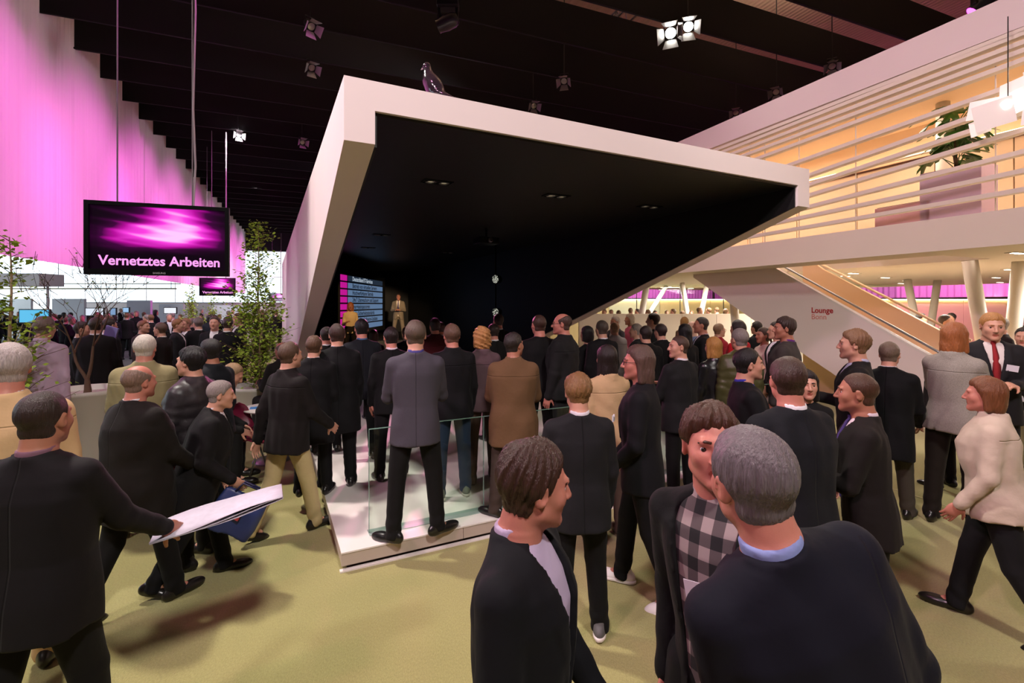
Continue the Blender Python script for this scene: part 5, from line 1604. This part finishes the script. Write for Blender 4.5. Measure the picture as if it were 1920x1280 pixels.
# ================================================================== people
PD = .151
def plaid():
    m = bpy.data.materials.new('plaid_flannel'); n, l, b = nodes_of(m); b.inputs['Roughness'].default_value = .9
    tc = n.new('ShaderNodeTexCoord'); sp = n.new('ShaderNodeSeparateXYZ'); l.new(tc.outputs['Object'], sp.inputs[0])
    def stripe(o, f):
        a = n.new('ShaderNodeMath'); a.operation = 'MULTIPLY'; a.inputs[1].default_value = f; l.new(o, a.inputs[0])
        c = n.new('ShaderNodeMath'); c.operation = 'FRACT'; l.new(a.outputs[0], c.inputs[0])
        d = n.new('ShaderNodeMath'); d.operation = 'GREATER_THAN'; d.inputs[1].default_value = .5; l.new(c.outputs[0], d.inputs[0]); return d.outputs[0]
    s = n.new('ShaderNodeMath'); s.operation = 'ADD'; l.new(stripe(sp.outputs[0], 15), s.inputs[0]); l.new(stripe(sp.outputs[2], 13), s.inputs[1])
    h = n.new('ShaderNodeMath'); h.operation = 'MULTIPLY'; h.inputs[1].default_value = .5; l.new(s.outputs[0], h.inputs[0])
    cr = n.new('ShaderNodeValToRGB'); cr.color_ramp.interpolation = 'CONSTANT'; E = cr.color_ramp.elements
    E[0].color = lin((150, 132, 132)); E[1].position = .75; E[1].color = lin((30, 26, 30)); e = E.new(.3); e.color = lin((84, 72, 74))
    l.new(h.outputs[0], cr.inputs[0]); l.new(cr.outputs[0], b.inputs['Base Color'])
    return m
BLK = (20, 19, 22); CHAR = (36, 35, 39); NAVY = (22, 22, 38); BRN = (44, 34, 32)
DK = (36, 26, 22); GRY = (128, 118, 118); BRO = (70, 46, 32); BLD = (168, 122, 72)
# ---- foreground
pA = person('grey-haired man in navy suit in the right foreground, seen from behind', 1408, 797, 1.17, 8, tilt=-20, htilt=13, hyaw=2, hair='short', hcol=(104, 94, 98), top='suit', tcol=(26, 24, 46), shirt=(130, 140, 190), arms=('down', 'down'), legs='ease', girth=1.1, skin='rosy', lean=6)
pB = person('young man in plaid shirt and open black cardigan with name badge', 1334, 758, 1.52, 132, tilt=4, htilt=-3, hyaw=34, hair='messy', hcol=(66, 38, 27), top='suit', wide=True, tcol=(18, 16, 19), tkind='cotton', shirt=plaid(), shirthem=-.2, badge=True, badgetall=True, badgepos=(.01, .27), arms=((-8, 7, 26, 12), (-8, 7, 26, 12)), legs='ease', skin='rosy', eyes=True, hem=-.19, lcol=(24, 22, 26), girth=.82)
pC = person('dark-haired man in black suit and pale collar in the front centre, profile right', 1003, 826, 1.36, -110, hyaw=38, hair='messy', hcol=(58, 36, 28), top='suit', tcol=(24, 23, 32), shirt=(178, 160, 188), arms=('down', 'loose'), legs='ease', skin='rosy', eyes=True, girth=.98, hpitch=8)
# ---- middle, standing on the carpet
pD = person('tousled blond man in charcoal suit and grey trainers, back turned', 1083, 699, 3.05, 6, hair='messy', hcol=(132, 96, 62), top='suit', tcol=(48, 47, 52), lcol=(22, 21, 24), shoe=(96, 92, 94), shoekind='cloth', sole=(220, 208, 204), legs='ease', arms=('down', 'loose'), hpitch=6, girth=1.04)
pE = person('long-haired man in glasses with white trainers, facing left', 1196, 646, 3.5, 70, hyaw=12, hair='shoulder', hcol=(88, 66, 58), top='suit', tcol=(34, 33, 40), lcol=(22, 21, 25), shirt=(40, 36, 44), glasses=True, shoe=(232, 222, 222), shoekind='cloth', sole=(226, 214, 212), legs='step', arms=('loose', (6, 8, 42, 30)), eyes=True, skin='rosy')
pP = person('woman with long dark curls and beige jacket, back turned', 1137, 646, 4.35, 20, fem=True, hair='long', hcol=(34, 24, 24), top='jacket', tcol=(190, 158, 120), tkind='cotton', lcol=(74, 58, 50), shoe=(72, 44, 34), legs='stand', shirt=None)
pQ = person('man in dark grey suit and tan shoes looking left by the podium', 1272, 628, 5.15, 30, hyaw=62, hair='crop', hcol=(70, 50, 42), top='suit', tcol=(44, 44, 47), lcol=(24, 23, 25), shoe=(150, 82, 40), arms=('hold', 'hold'), skin='fair', eyes=True, girth=1.1, legs='stand')
pAC = person('black-haired young man with blue shirt collar, profile right', 1404, 652, 3.75, -100, hair='short', hcol=(24, 20, 22), top='suit', tcol=(32, 33, 38), shirt=(52, 50, 150), arms=('hold', 'hold'), eyes=True, skin='fair')
pAD = person('broad man in dark navy suit with white collar, back turned', 1476, 667, 2.62, 12, hyaw=-18, hair='short', hcol=(60, 40, 34), top='suit', tcol=(36, 37, 46), shirt=(226, 220, 226), girth=1.22, arms=('hold', 'hold'), skin='rosy', legs='wide')
pAE = person('balding man in dark brown suit facing left with purple tie', 1606, 697, 2.85, 58, hair='crop', hcol=(72, 46, 34), top='suit', tcol=(46, 37, 36), lcol=(34, 28, 28), shirt=(214, 196, 206), tie=(70, 56, 110), arms=('hold', 'hold'), skin='tan', eyes=True, lean=5)
pAF = person('light-haired man in dark open-collar suit before the stair wall, facing left', 1600, 617, 4.25, 60, hair='messy', hcol=(122, 88, 64), top='suit', tcol=(40, 36, 38), shirt=(176, 176, 206), eyes=True, arms=('hold', 'down'), skin='fair')
pAG = person('man in long black coat walking towards the staircase', 1668, 640, 4.75, -50, hair='short', hcol=(110, 92, 78), top='coat', tcol=(20, 20, 24), hem=-.3, lcol=(70, 64, 56), legs='walk', arms=('fore', 'back'), lean=6)
pAH = person('young man with red tie and name badge standing beside a slanted column', 1861, 585, 5.0, 150, hair='short', hcol=(168, 116, 66), top='suit', tcol=(52, 48, 54), lcol=(34, 32, 38), shirt=(206, 192, 190), tie=(140, 34, 40), badge=True, badgepos=(-.10, .33), badgerot=-10, arms=('clasp', 'clasp'), eyes=True, hpitch=10, skin='fair', girth=1.04)
pAI = person('woman with reddish hair in grey tweed jacket talking to the badge man', 1790, 604, 4.6, -62, fem=True, hair='shoulder', hcol=(150, 88, 50), top='jacket', tcol=(146, 138, 130), tkind='tweed', lcol=(56, 46, 38), arms=('hold', 'table'), shirt=None, legs='stand')
pAJ = person('red-haired woman in beige blouse striding at the right edge', 1846, 706, 3.15, 48, fem=True, hair='bob', hcol=(112, 66, 40), top='jacket', tcol=(196, 176, 160), tkind='cotton', lcol=(36, 34, 40), legs='walk', arms=('down', 'loose'), skin='rosy', shirt=None, girth=1.08, lean=5)
pAL = person('person in dark coat at the foot of the stairs', 1762, 664, 5.6, 10, hair='short', hcol=(36, 28, 26), top='coat', tcol=(40, 34, 32), hem=-.3, lcol=(24, 22, 24), girth=.9)
pAM = person('man in black cut off by the right picture edge', 1921, 612, 5.9, 120, hair='short', hcol=DK, top='suit', tcol=(40, 36, 34))
pAK = person('smiling dark-haired woman peeping out behind the broad navy suit', 1512, 693, 3.7, 165, fem=True, hair='shoulder', hcol=(26, 20, 22), top='blouse', tcol=(30, 28, 32), shirt=None, eyes=True, skin='fair')
# ---- on the podium: the audience
pF = person('man in grey suit on the podium edge in front of the glass', 779, 599, 4.08, 14, PD, hair='short', hcol=(88, 72, 62), top='suit', tcol=(68, 64, 73), lcol=(30, 28, 30), shirt=(72, 66, 128), arms=('hold', 'hold'), legs='duck', shoe=(20, 19, 20), skin='fair')
pG = person('man in tan field jacket behind the glass, head turned right', 964, 622, 4.53, 2, PD, legs='duck', hyaw=-42, hair='short', hcol=(44, 36, 34), top='jacket', tcol=(100, 74, 50), tkind='cotton', hem=-.26, lcol=(66, 54, 48), girth=1.12, arms=('hold', 'hold'), skin='tan', shirt=(96, 76, 58))
pH = person('man in long black coat at the left podium edge, back turned', 632, 606, 5.2, 24, PD, hair='short', hcol=(60, 40, 34), top='coat', tcol=(26, 24, 29), lcol=(22, 21, 24), shirt=(180, 172, 190), hem=-.34, girth=1.1)
pH2 = person('dark-coated man left of the black coat, half outside the booth', 589, 628, 5.0, 10, PD, hair='short', hcol=(90, 64, 48), top='coat', tcol=(30, 27, 31), lcol=(24, 22, 25), hem=-.36, girth=1.0)
pI = person('dark-haired man in navy suit before the slide screen', 678, 597, 6.1, 26, PD, hair='short', hcol=(24, 20, 22), top='suit', tcol=(30, 32, 44), lcol=(24, 24, 30), shirt=(60, 90, 130), skin='rosy')
pJ = person('man in black suit with white collar left of the grey suit', 733, 612, 5.45, 26, PD, hair='short', hcol=(36, 24, 24), top='suit', tcol=(20, 18, 22), shirt=(222, 204, 216), skin='rosy')
pK = person('greying man in black jacket and jeans behind the glass', 847, 606, 4.95, 22, PD, hair='short', hcol=(98, 70, 58), top='jacket', tcol=(26, 24, 30), lcol=(44, 54, 78), hem=-.14, shoe=(120, 120, 110), shoekind='cloth', sole=(200, 190, 180), skin='rosy', shirt=None)
pL_ = person('woman with curly blond hair in mauve blazer', 903, 613, 5.35, 22, PD, fem=True, hair='curly', hcol=(176, 122, 74), top='jacket', tcol=(92, 70, 76), lcol=(84, 66, 58), shirt=None)
pM = person('man in dark red pullover deeper in the booth', 815, 596, 7.4, 26, PD, hair='short', hcol=(44, 26, 24), top='jacket', tcol=(70, 22, 26), shirt=None, skin='rosy')
pN = person('short-haired man in black left of the bald man with glasses', 1010, 589, 5.9, 22, PD, hair='crop', hcol=(64, 42, 34), top='suit', tcol=(26, 23, 26), skin='rosy', girth=1.1, shirt=None)
pO = person('bald man with glasses in dark grey jacket, profile left', 1053, 586, 5.65, 60, PD, hyaw=22, hair='balding', hcol=(70, 50, 44), top='jacket', tcol=(46, 43, 46), glasses=True, eyes=True, skin='rosy', girth=1.08, shirt=None)
for lb, x, y, Y, hc_, tc_, f_ in (('man half hidden in the dark behind the curly-haired woman', 934, 588, 8.2, (50, 30, 26), (28, 22, 24), False), ('head of a visitor in the dark left of the greying man', 826, 603, 8.6, (60, 36, 30), (34, 24, 26), False),
                             ('dim visitor deep in the booth below the presenter', 762, 612, 8.0, (80, 44, 40), (30, 22, 24), False), ('dim woman beneath the slide screen', 700, 618, 8.3, (50, 30, 26), (40, 26, 28), True), ('visitor in the dark between curls and tan jacket', 925, 606, 7.0, (46, 30, 26), (26, 21, 23), False),
                             ('visitor at the inner left booth wall', 612, 612, 6.4, (44, 30, 26), (30, 26, 30), False)):
    person(lb, x, y, Y, 26, PD, hair='short' if not f_ else 'bob', fem=f_, hcol=hc_, top='suit', tcol=tc_, skin='rosy', hands=False, lod='far')
# ---- presenters on stage
person('presenter in grey suit and dark tie standing on the stage', 747, 550, 17.9, -172, .8, hair='short', hcol=(40, 26, 20), top='suit', tcol=(120, 108, 92), shirt=(230, 220, 205), tie=(60, 50, 90), arms=('clasp', 'clasp'), legs='wide', skin='tan', lod='far', eyes=True)
person('presenter woman with light blouse before the slide screen', 657, 566, 13.9, -160, .45, fem=True, hair='shoulder', hcol=(160, 92, 40), top='blouse', tcol=(220, 196, 150), lcol=(40, 34, 30), arms=('hold', 'loose'), skin='tan', lod='far', shirt=None)
# ---- guests between booth and lounge
G = 'guests standing between the booth and the lounge'
person('woman with dark bob nearest the slanted booth wall', 1100, 611, 7.4, 40, fem=True, hair='bob', hcol=(30, 22, 24), top='blouse', tcol=(22, 20, 24), shirt=None, group=G)
person('man with grey-brown hair in black suit beside the dark bob', 1128, 600, 7.2, 20, hair='short', hcol=(76, 62, 56), top='suit', tcol=(24, 22, 26), group=G, girth=1.1)
person('person in light grey jacket before the bar wall', 1152, 604, 9.2, 15, hair='short', hcol=(160, 124, 92), top='jacket', tcol=(172, 168, 172), shirt=None, group=G)
person('white-haired man standing at the bar wall', 1153, 592, 10.4, 120, hair='short', hcol=(206, 200, 194), top='suit', tcol=(96, 98, 110), group=G)
person('white-haired person in pink top at the bar wall', 1180, 588, 11.2, 100, fem=True, hair='bob', hcol=(216, 204, 190), top='blouse', tcol=(220, 110, 150), shirt=None, group=G)
person('short black-haired man in black right of the light grey jacket', 1210, 610, 7.0, 10, hair='short', hcol=(40, 28, 26), top='jacket', tcol=(22, 20, 22), shirt=None, group=G, girth=1.05)
person('tall dark-haired man with white collar above the group', 1224, 586, 8.6, 60, hair='short', hcol=(50, 32, 26), top='suit', tcol=(26, 24, 27), group=G)
person('dark-haired man in black between the tall man and long black hair', 1238, 606, 7.6, 25, hair='short', hcol=(48, 36, 34), top='coat', tcol=(24, 22, 25), group=G)
person('grey-haired person facing left behind the black sweater', 1192, 606, 8.2, 70, hair='short', hcol=(150, 134, 126), top='suit', tcol=(44, 42, 46), group=G)
person('woman with long black hair over a black dress', 1283, 607, 7.0, 20, fem=True, hair='long', hcol=(18, 15, 17), top='blouse', tcol=(20, 18, 20), shirt=None, group=G)
person('man in black suit with lilac shirt looking left', 1314, 593, 7.6, 75, hair='crop', hcol=(44, 32, 28), top='suit', tcol=(34, 31, 34), shirt=(170, 160, 186), group=G, skin='tan', badge=True)
person('bald man in blue shirt behind the lilac shirt', 1297, 601, 8.6, 110, hair='balding', hcol=(140, 110, 96), top='shirt', tcol=(110, 124, 160), group=G, skin='pale')
person('brown-haired woman at the bar wall right of the tall man', 1283, 594, 11.5, 0, fem=True, hair='bob', hcol=(170, 124, 70), top='blouse', tcol=(120, 96, 80), shirt=None, group=G)
person('woman with long blond hair in shiny black jacket', 1337, 631, 5.75, 20, fem=True, hair='shoulder', hcol=(170, 122, 64), top='jacket', tcol=(26, 25, 28), tkind='leather', shirt=None, group=G)
person('grey-haired man in olive quilted jacket, back turned', 1386, 615, 5.6, 12, hair='short', hcol=(128, 118, 114), top='puffer', tcol=(72, 72, 40), tkind='nylon', lcol=(40, 38, 36), shirt=None, group=G, girth=1.12)
person('dark-haired person in bright red pullover', 1383, 600, 7.2, 30, fem=True, hair='bob', hcol=(40, 24, 24), top='blouse', tcol=(176, 24, 34), shirt=None, group=G, girth=1.1)
person('man with glasses looking right behind the blond hair', 1349, 606, 8.6, -80, hair='short', hcol=(140, 104, 80), top='jacket', tcol=(140, 30, 40), glasses=True, eyes=True, shirt=None, group=G)
person('tanned woman with pinned-up hair looking left', 1430, 613, 7.4, 95, fem=True, hair='tail', hcol=(60, 40, 32), top='blouse', tcol=(200, 170, 160), shirt=None, skin='tan', eyes=True, group=G)
person('man with glasses half hidden behind the purple collar', 1455, 602, 7.0, 80, hair='short', hcol=(46, 32, 28), top='suit', tcol=(40, 36, 38), glasses=True, group=G)
person('tall man in dark grey jacket with purple collar, profile left', 1470, 594, 5.75, 50, hyaw=25, hair='messy', hcol=(50, 34, 30), top='suit', tcol=(62, 56, 54), shirt=(90, 40, 110), group=G, skin='tan', eyes=True, girth=1.1)
person('person in black at the lower edge of the stair wall', 1418, 602, 9.0, 20, hair='short', hcol=DK, top='jacket', tcol=(28, 28, 34), shirt=None, group=G)
# ---- left aisle
pL1 = person('grey-haired man in beige jacket at the left picture edge', 14, 641, 2.62, 35, hyaw=20, hair='short', hcol=(172, 158, 156), top='jacket', tcol=(206, 170, 128), tkind='cotton', shirt=(220, 210, 214), girth=1.15, skin='rosy', lod='mid', legs='walk')
pL2 = person('man in black suit walking in the left foreground with newspaper', 84, 729, 2.05, 5, hair='crop', hcol=(46, 32, 28), top='suit', tcol=(34, 27, 32), lcol=(26, 22, 26), shirt=(120, 84, 100), legs='step', arms=((34, 14, 24, -10), 'hold'), skin='tan', lod='hero', girth=1.08)
pL3 = person('balding man in dark brown coat in the middle of the left aisle', 262, 682, 3.35, -20, hair='balding', hcol=(120, 96, 84), top='coat', tcol=(42, 33, 31), hem=-.26, lcol=(26, 23, 25), girth=1.2, legs='walk', arms=('fore', 'carry'), skin='rosy')
pL3b = person('stooping visitor in black coat carrying a blue bag', 415, 712, 3.72, -62, hair='short', hcol=(134, 122, 118), top='coat', tcol=(32, 28, 31), hem=-.24, lcol=(26, 24, 30), lean=16, legs='walk2', arms=('carry', 'loose'), girth=1.14)
pL4 = person('white-haired man in khaki coat facing the aisle', 272, 626, 4.5, 25, hair='short', hcol=(202, 188, 180), top='jacket', tcol=(140, 127, 94), tkind='cotton', hem=-.2, girth=1.16, skin='rosy', lcol=(90, 82, 70), shirt=(180, 170, 150))
pL5 = person('young black-haired man in dark puffer jacket, profile left', 357, 649, 3.95, 88, hair='messy', hcol=(22, 18, 20), top='puffer', tcol=(42, 37, 40), tkind='nylon', eyes=True, skin='fair', lcol=(40, 36, 40), shirt=None, arms=('carry', 'loose'))
pL6 = person('dark-haired man in blue-black jacket right behind the puffer jacket', 393, 634, 4.7, 75, hair='short', hcol=(28, 23, 25), top='jacket', tcol=(40, 44, 54), skin='tan', shirt=None)
pL13 = person('person in beige trousers stepping past the podium corner', 545, 640, 4.45, -30, hair='short', hcol=(84, 62, 48), top='jacket', tcol=(44, 36, 36), lcol=(196, 176, 130), lkind='cotton', legs='walk', arms=('fore', 'back'), shirt=None, hem=-.16)
pL9 = person('man in lilac shirt with rolled sleeves, back turned at the left', 84, 592, 5.75, 12, hair='short', hcol=(120, 100, 96), top='shirt', tcol=(196, 168, 196), tkind='cotton', lcol=(84, 76, 84), girth=1.15, lean=10, shirt=(206, 180, 206))
person('slim man in dark suit behind the blossom tree', 155, 602, 7.9, -60, hair='short', hcol=(52, 36, 32), top='suit', tcol=(44, 38, 44), lod='far')
person('broad man in dark suit right of the blossom trunk', 180, 594, 7.7, 30, hair='short', hcol=(60, 44, 38), top='suit', tcol=(40, 33, 38), girth=1.12, lod='far')
person('man in dark suit with purple papers behind the blossom tree', 206, 596, 8.3, -20, hair='short', hcol=(50, 38, 34), top='suit', tcol=(50, 40, 46), lod='far')
pS1 = person('fair-headed man in black bending over the small table', 437, 682, 5.75, -70, hair='crop', hcol=(150, 118, 88), top='jacket', tcol=(32, 29, 31), legs='sit', lean=34, arms=('table', 'table'), hpitch=20, lod='mid', shirt=None, skin='fair')
pS2 = person('seated man in dark clothes leaning against the booth wall', 528, 640, 7.6, 60, hair='balding', hcol=(96, 70, 56), top='jacket', tcol=(46, 38, 38), legs='sit', arms=('table', 'hold'), lod='far', shirt=None, skin='rosy')
for lb, x, y, Y, yaw, hc_, tc_ in (('fair-haired man in dark suit in the group under the small monitor, looking right', 335, 597, 9.5, -70, (140, 96, 60), (44, 40, 46)), ('man with glasses and black pullover facing the camera in the far group', 348, 596, 10.2, 165, (150, 110, 80), (30, 28, 32)),
                               ('grey-haired man in black right of the far group', 371, 594, 10.0, 60, (110, 96, 92), (32, 30, 34)), ('man in black suit and white shirt beside the leafy birch', 402, 592, 9.3, -160, (70, 50, 42), (28, 27, 32)), ('man in black coat with his back turned beside the birch', 428, 594, 9.0, 10, (60, 44, 40), (26, 24, 28)), ('man with reddish face half behind the birch leaves', 446, 586, 10.5, 140, (90, 60, 48), (40, 36, 40)),
                               ('dark visitor just right of the grey-haired khaki coat', 300, 604, 8.6, 90, (90, 66, 54), (52, 42, 44)), ('visitor with auburn hair left of the far group', 270, 600, 9.4, -90, (130, 80, 56), (60, 48, 50))):
    person(lb, x, y, Y, yaw, hair='short', hcol=hc_, top='suit', tcol=tc_, lod='far', hands=False, skin='fair', shirt=(220, 214, 216), glasses='glasses' in lb)

# ---- distant crowds: a few figures copied with their parts
def crowd_protos(n, dark, seed):
    rs = random.Random(seed); out = []
    for i in range(n):
        fem = i % 3 == 2
        tcl = rs.choice([(34, 30, 36), (46, 38, 46), (28, 27, 32), (58, 44, 52), (40, 44, 58)]) if dark else rs.choice([(200, 190, 190), (170, 150, 160), (150, 160, 190), (214, 200, 180)])
        sp = dict(fem=fem, hair='bob' if fem else 'short', hcol=rs.choice([(60, 42, 34), (36, 28, 26), (120, 90, 64), (140, 128, 122)]), top='suit' if not fem else 'jacket', tcol=tcl, lcol=(34, 32, 38), lod='tiny', hands=False, seed=seed + i, shirt=None if fem else (200, 196, 204), arms=rs.choice([('down', 'down'), ('hold', 'down'), ('hold', 'hold'), ('loose', 'pocket')]), legs=rs.choice(['stand', 'ease', 'step']))
        r, parts, info = make_person(sp)
        cn = {(34, 30, 36): 'black', (46, 38, 46): 'plum-grey', (28, 27, 32): 'deep black', (58, 44, 52): 'brown', (40, 44, 58): 'navy', (200, 190, 190): 'pale grey', (170, 150, 160): 'mauve', (150, 160, 190): 'light blue', (214, 200, 180): 'cream'}[tcl]
        hn = {(60, 42, 34): 'brown', (36, 28, 26): 'dark', (120, 90, 64): 'fair', (140, 128, 122): 'grey'}[sp['hcol']]
        out.append((r, parts, info, '%s with %s hair in %s %s' % ('woman' if fem else 'man', hn, cn, 'jacket' if fem else 'suit')))
    return out
ORD = ['first', 'second', 'third', 'fourth', 'fifth', 'sixth', 'seventh', 'eighth', 'ninth', 'tenth', 'eleventh', 'twelfth', 'thirteenth', 'fourteenth', 'fifteenth', 'sixteenth', 'seventeenth', 'eighteenth']
def place_copies(protos, spots, label, group, fz=0.0):
    """label: function (index from the left, x, Y, look) -> label"""
    used = set(); rs = random.Random(3)
    for i, (x, y, Y) in enumerate(sorted(spots)):
        k = rs.randrange(len(protos)); r, parts, info, look = protos[k]
        if k in used:
            c = r.copy(); col.objects.link(c)
            for p_ in parts:
                if p_.parent is not r: continue
                q = p_.copy(); col.objects.link(q); q.parent = c
        else: c = r; used.add(k)
        t = px(x, y, Y); s = max(.84, min(1.08, (t.z - fz) / info['ztop']))
        c.location = (t.x, Y, fz); c.scale = (s, s, s); c.rotation_euler = (0, 0, rs.uniform(0, 6.28))
        tag(c, label(i, x, Y, look), 'person', group)
    for k, (r, parts, info, look) in enumerate(protos):
        if k not in used:
            for p_ in parts: bpy.data.objects.remove(p_)
            bpy.data.objects.remove(r)
def aisle_label(i, x, Y, look):
    zone = 'at the left edge' if x < 45 else 'beside the blue screen' if x < 105 else 'behind the blossom tree' if x < 185 else 'below the large monitor' if x < 290 else 'left of the small monitor' if x < 360 else 'below the small monitor' if x < 440 else 'behind the leafy birch'
    dep = 'nearer' if Y < 16 else 'distant' if Y < 22 else 'very distant' if Y < 28 else 'furthest'
    return '%s %s %s' % (dep, look, zone)
rs = random.Random(17)
def clear_y(Y):
    for w_ in (24, 26, 25, 30, 32, 22, 14, 20, 21, 23, 17, 19):
        if abs(Y - w_) < .45: return Y + .9 if w_ not in (24, 25) else 27.2
    return Y
sp1 = []
for i in range(105):
    x = rs.uniform(-10, 520); Y = rs.uniform(12.5, 34)
    if Y < 16 and 440 < x: Y += 6
    Y = clear_y(Y)
    if any(abs(x - q[0]) < 13 and abs(Y - q[2]) < .9 for q in sp1): continue
    sp1.append((x, 570 + (CH - rs.uniform(1.62, 1.86)) * F / Y, Y))
place_copies(crowd_protos(8, True, 301), sp1, aisle_label, 'distant visitors in the left aisle')
sp2 = [(rs.uniform(20, 500), 570 + (CH - 1.72) * F / Yq, Yq) for Yq in (13.5, 15, 16.2, 18, 20.6, 22.6, 27, 28.5)]
place_copies(crowd_protos(4, False, 401), sp2, aisle_label, 'light-clad distant visitors in the left aisle')
sp3 = [(1105 + 300 * (i + .5) / 18 + rs.uniform(-4, 4), 577 + rs.uniform(-2, 5), 16.4 + (i % 3) * .75) for i in range(18)]
place_copies(crowd_protos(5, True, 501), sp3, lambda i, x, Y, look: '%s tiny guest from the left behind the half-height bar wall' % ORD[i], 'guests behind the bar wall', .25)
sp4 = [(x, 582 + rs.uniform(-3, 6), Y) for x, Y in ((1690, 13), (1725, 11.6), (1770, 9.8), (1905, 12.4), (1785, 13), (1878, 7.9), (1640, 14.2))]
place_copies(crowd_protos(4, True, 601), sp4, lambda i, x, Y, look: '%s dark-clad guest from the left in the ground-floor lounge beyond the stairs' % ORD[i], 'guests in the ground-floor lounge')

# ------------------------------------------------------------------ things people carry
def sheet_stack(name, label, p, q, w, m, n=6):
    """folded paper from p to q"""
    p, q = Vector(p), Vector(q); d = (q - p); Ln = d.length; d /= Ln
    side = d.cross(Vector((0, 0, 1))).normalized(); up = side.cross(d)
    e = empty(name, p, 0, label, 'paper')
    for k in range(3):
        V = []; Q = []
        for i in range(9):
            u = i / 8
            for s in (-1, -.3, .3, 1):
                v = d * Ln * u + side * (s * w / 2) + up * (.012 * math.sin(u * 5 + s * 2 + k) + k * .006 + .01 * s * s)
                V.append(v)
        for i in range(8):
            for j in range(3): Q.append((i * 4 + j, i * 4 + j + 1, i * 4 + 5 + j, i * 4 + 4 + j))
        o = mesh_np('page', [tuple(v) for v in V], Q, m, e); so = o.modifiers.new('thick', 'SOLIDIFY'); so.thickness = .002
    return e
M_news = mat('newsprint', (196, 188, 204), .8, var=.15, vscale=30)
info, s_, R_ = root_info[pL2.name]
hw = wpt(pL2, info['arms'][0][3] + info['arms'][0][4] * .09)
sheet_stack('newspaper', 'folded white newspaper in the hand of the left foreground man', hw + Vector((-.10, -.02, -.02)), hw + Vector((.42, .25, .09)), .26, M_news)
def soft_bag(name, label, c, size, m, handle_m, rz=0.0, tilt=0.0):
    e = empty(name, c, rz, label, 'bag')
    w, d_, h = size
    f = Field(np.arange(-w * .7, w * .7, .012), np.arange(-d_ * .9, d_ * .9, .012), np.arange(-h * .7, h * .7, .012))
    T_ = roty(tilt)
    f.loft(T_, (0, 0, 0), [(-h / 2, w * .46, d_ * .5, 0), (-h * .2, w * .5, d_ * .5, 0), (h * .2, w * .48, d_ * .42, 0), (h / 2, w * .44, d_ * .16, 0)], n=5, noise=folds(3, .006))
    V, Q = f.mesh(); mesh_np('sack', V, Q, m, e)
    for s in (-1, 1):
        MB().tube([T_ @ np.array(v) for v in ((-w * .22, s * d_ * .15, h * .48), (-w * .16, s * d_ * .15, h * .72), (w * .16, s * d_ * .15, h * .72), (w * .22, s * d_ * .15, h * .48))], .008, 6).build('handle', handle_m, e, True)
    return e
info, s_, R_ = root_info[pL3.name]
hp = wpt(pL3, info['arms'][1][3] + info['arms'][1][4] * .08) + Vector((0, 0, -.20))
soft_bag('shopping_bag', 'red and white plastic bag carried in the left aisle', hp, (.24, .1, .3), mat('bag_rose', (196, 120, 136), .4, var=.5, vscale=5), mat('bag_red', (170, 30, 50), .4), .3, .35)
info, s_, R_ = root_info[pL3b.name]
hb_ = wpt(pL3b, info['arms'][0][3] + info['arms'][0][4] * .08) + Vector((0, -.03, -.2))
soft_bag('shopping_bag', 'blue carrier bag with red patch held by the stooping visitor', hb_, (.36, .12, .3), mat('bag_blue', (40, 52, 100), .4, var=.3, vscale=5), mat('bag_navy', (20, 26, 60), .4), .2, .5)
tag(MB().box(hb_ + Vector((.02, -.075, .03)), (.11, .012, .075), Matrix.Rotation(.5, 3, 'Y')).build('leaflet', mat('patch_red', (176, 60, 64), .5)), 'red leaflet tucked against the blue carrier bag', 'leaflet')
tag(MB().box(px(207, 628, 7.95), (.2, .03, .28), Matrix.Rotation(.3, 3, 'Y')).build('folder', mat('folder_lilac', (140, 130, 190), .6)), 'lilac folder held behind the blossom tree', 'folder')
# white counter at the right edge, small pocket square of the long-haired man
ct = empty('counter', px(1935, 0, 6.6).xy.to_3d(), .39, 'white counter at the right picture edge', 'counter')
MB().box((0, 0, .53), (1.2, .6, 1.06)).build('body', M_white, ct, False, .01); MB().box((0, 0, 1.08), (1.26, .66, .04)).build('top', M_white, ct, False, .008)
info, s_, R_ = root_info[pE.name]
MB().prism([info['T'](-.10 + a, .165 + .0, .30 + b) for a, b in ((-.035, 0), (.035, 0), (.03, .04), (.0, .025), (-.03, .045))], [info['T'](-.10 + a, .175, .30 + b) for a, b in ((-.035, 0), (.035, 0), (.03, .04), (.0, .025), (-.03, .045))]).build('pocket_square', mat('badge_card', (225, 215, 228), .5), pE)
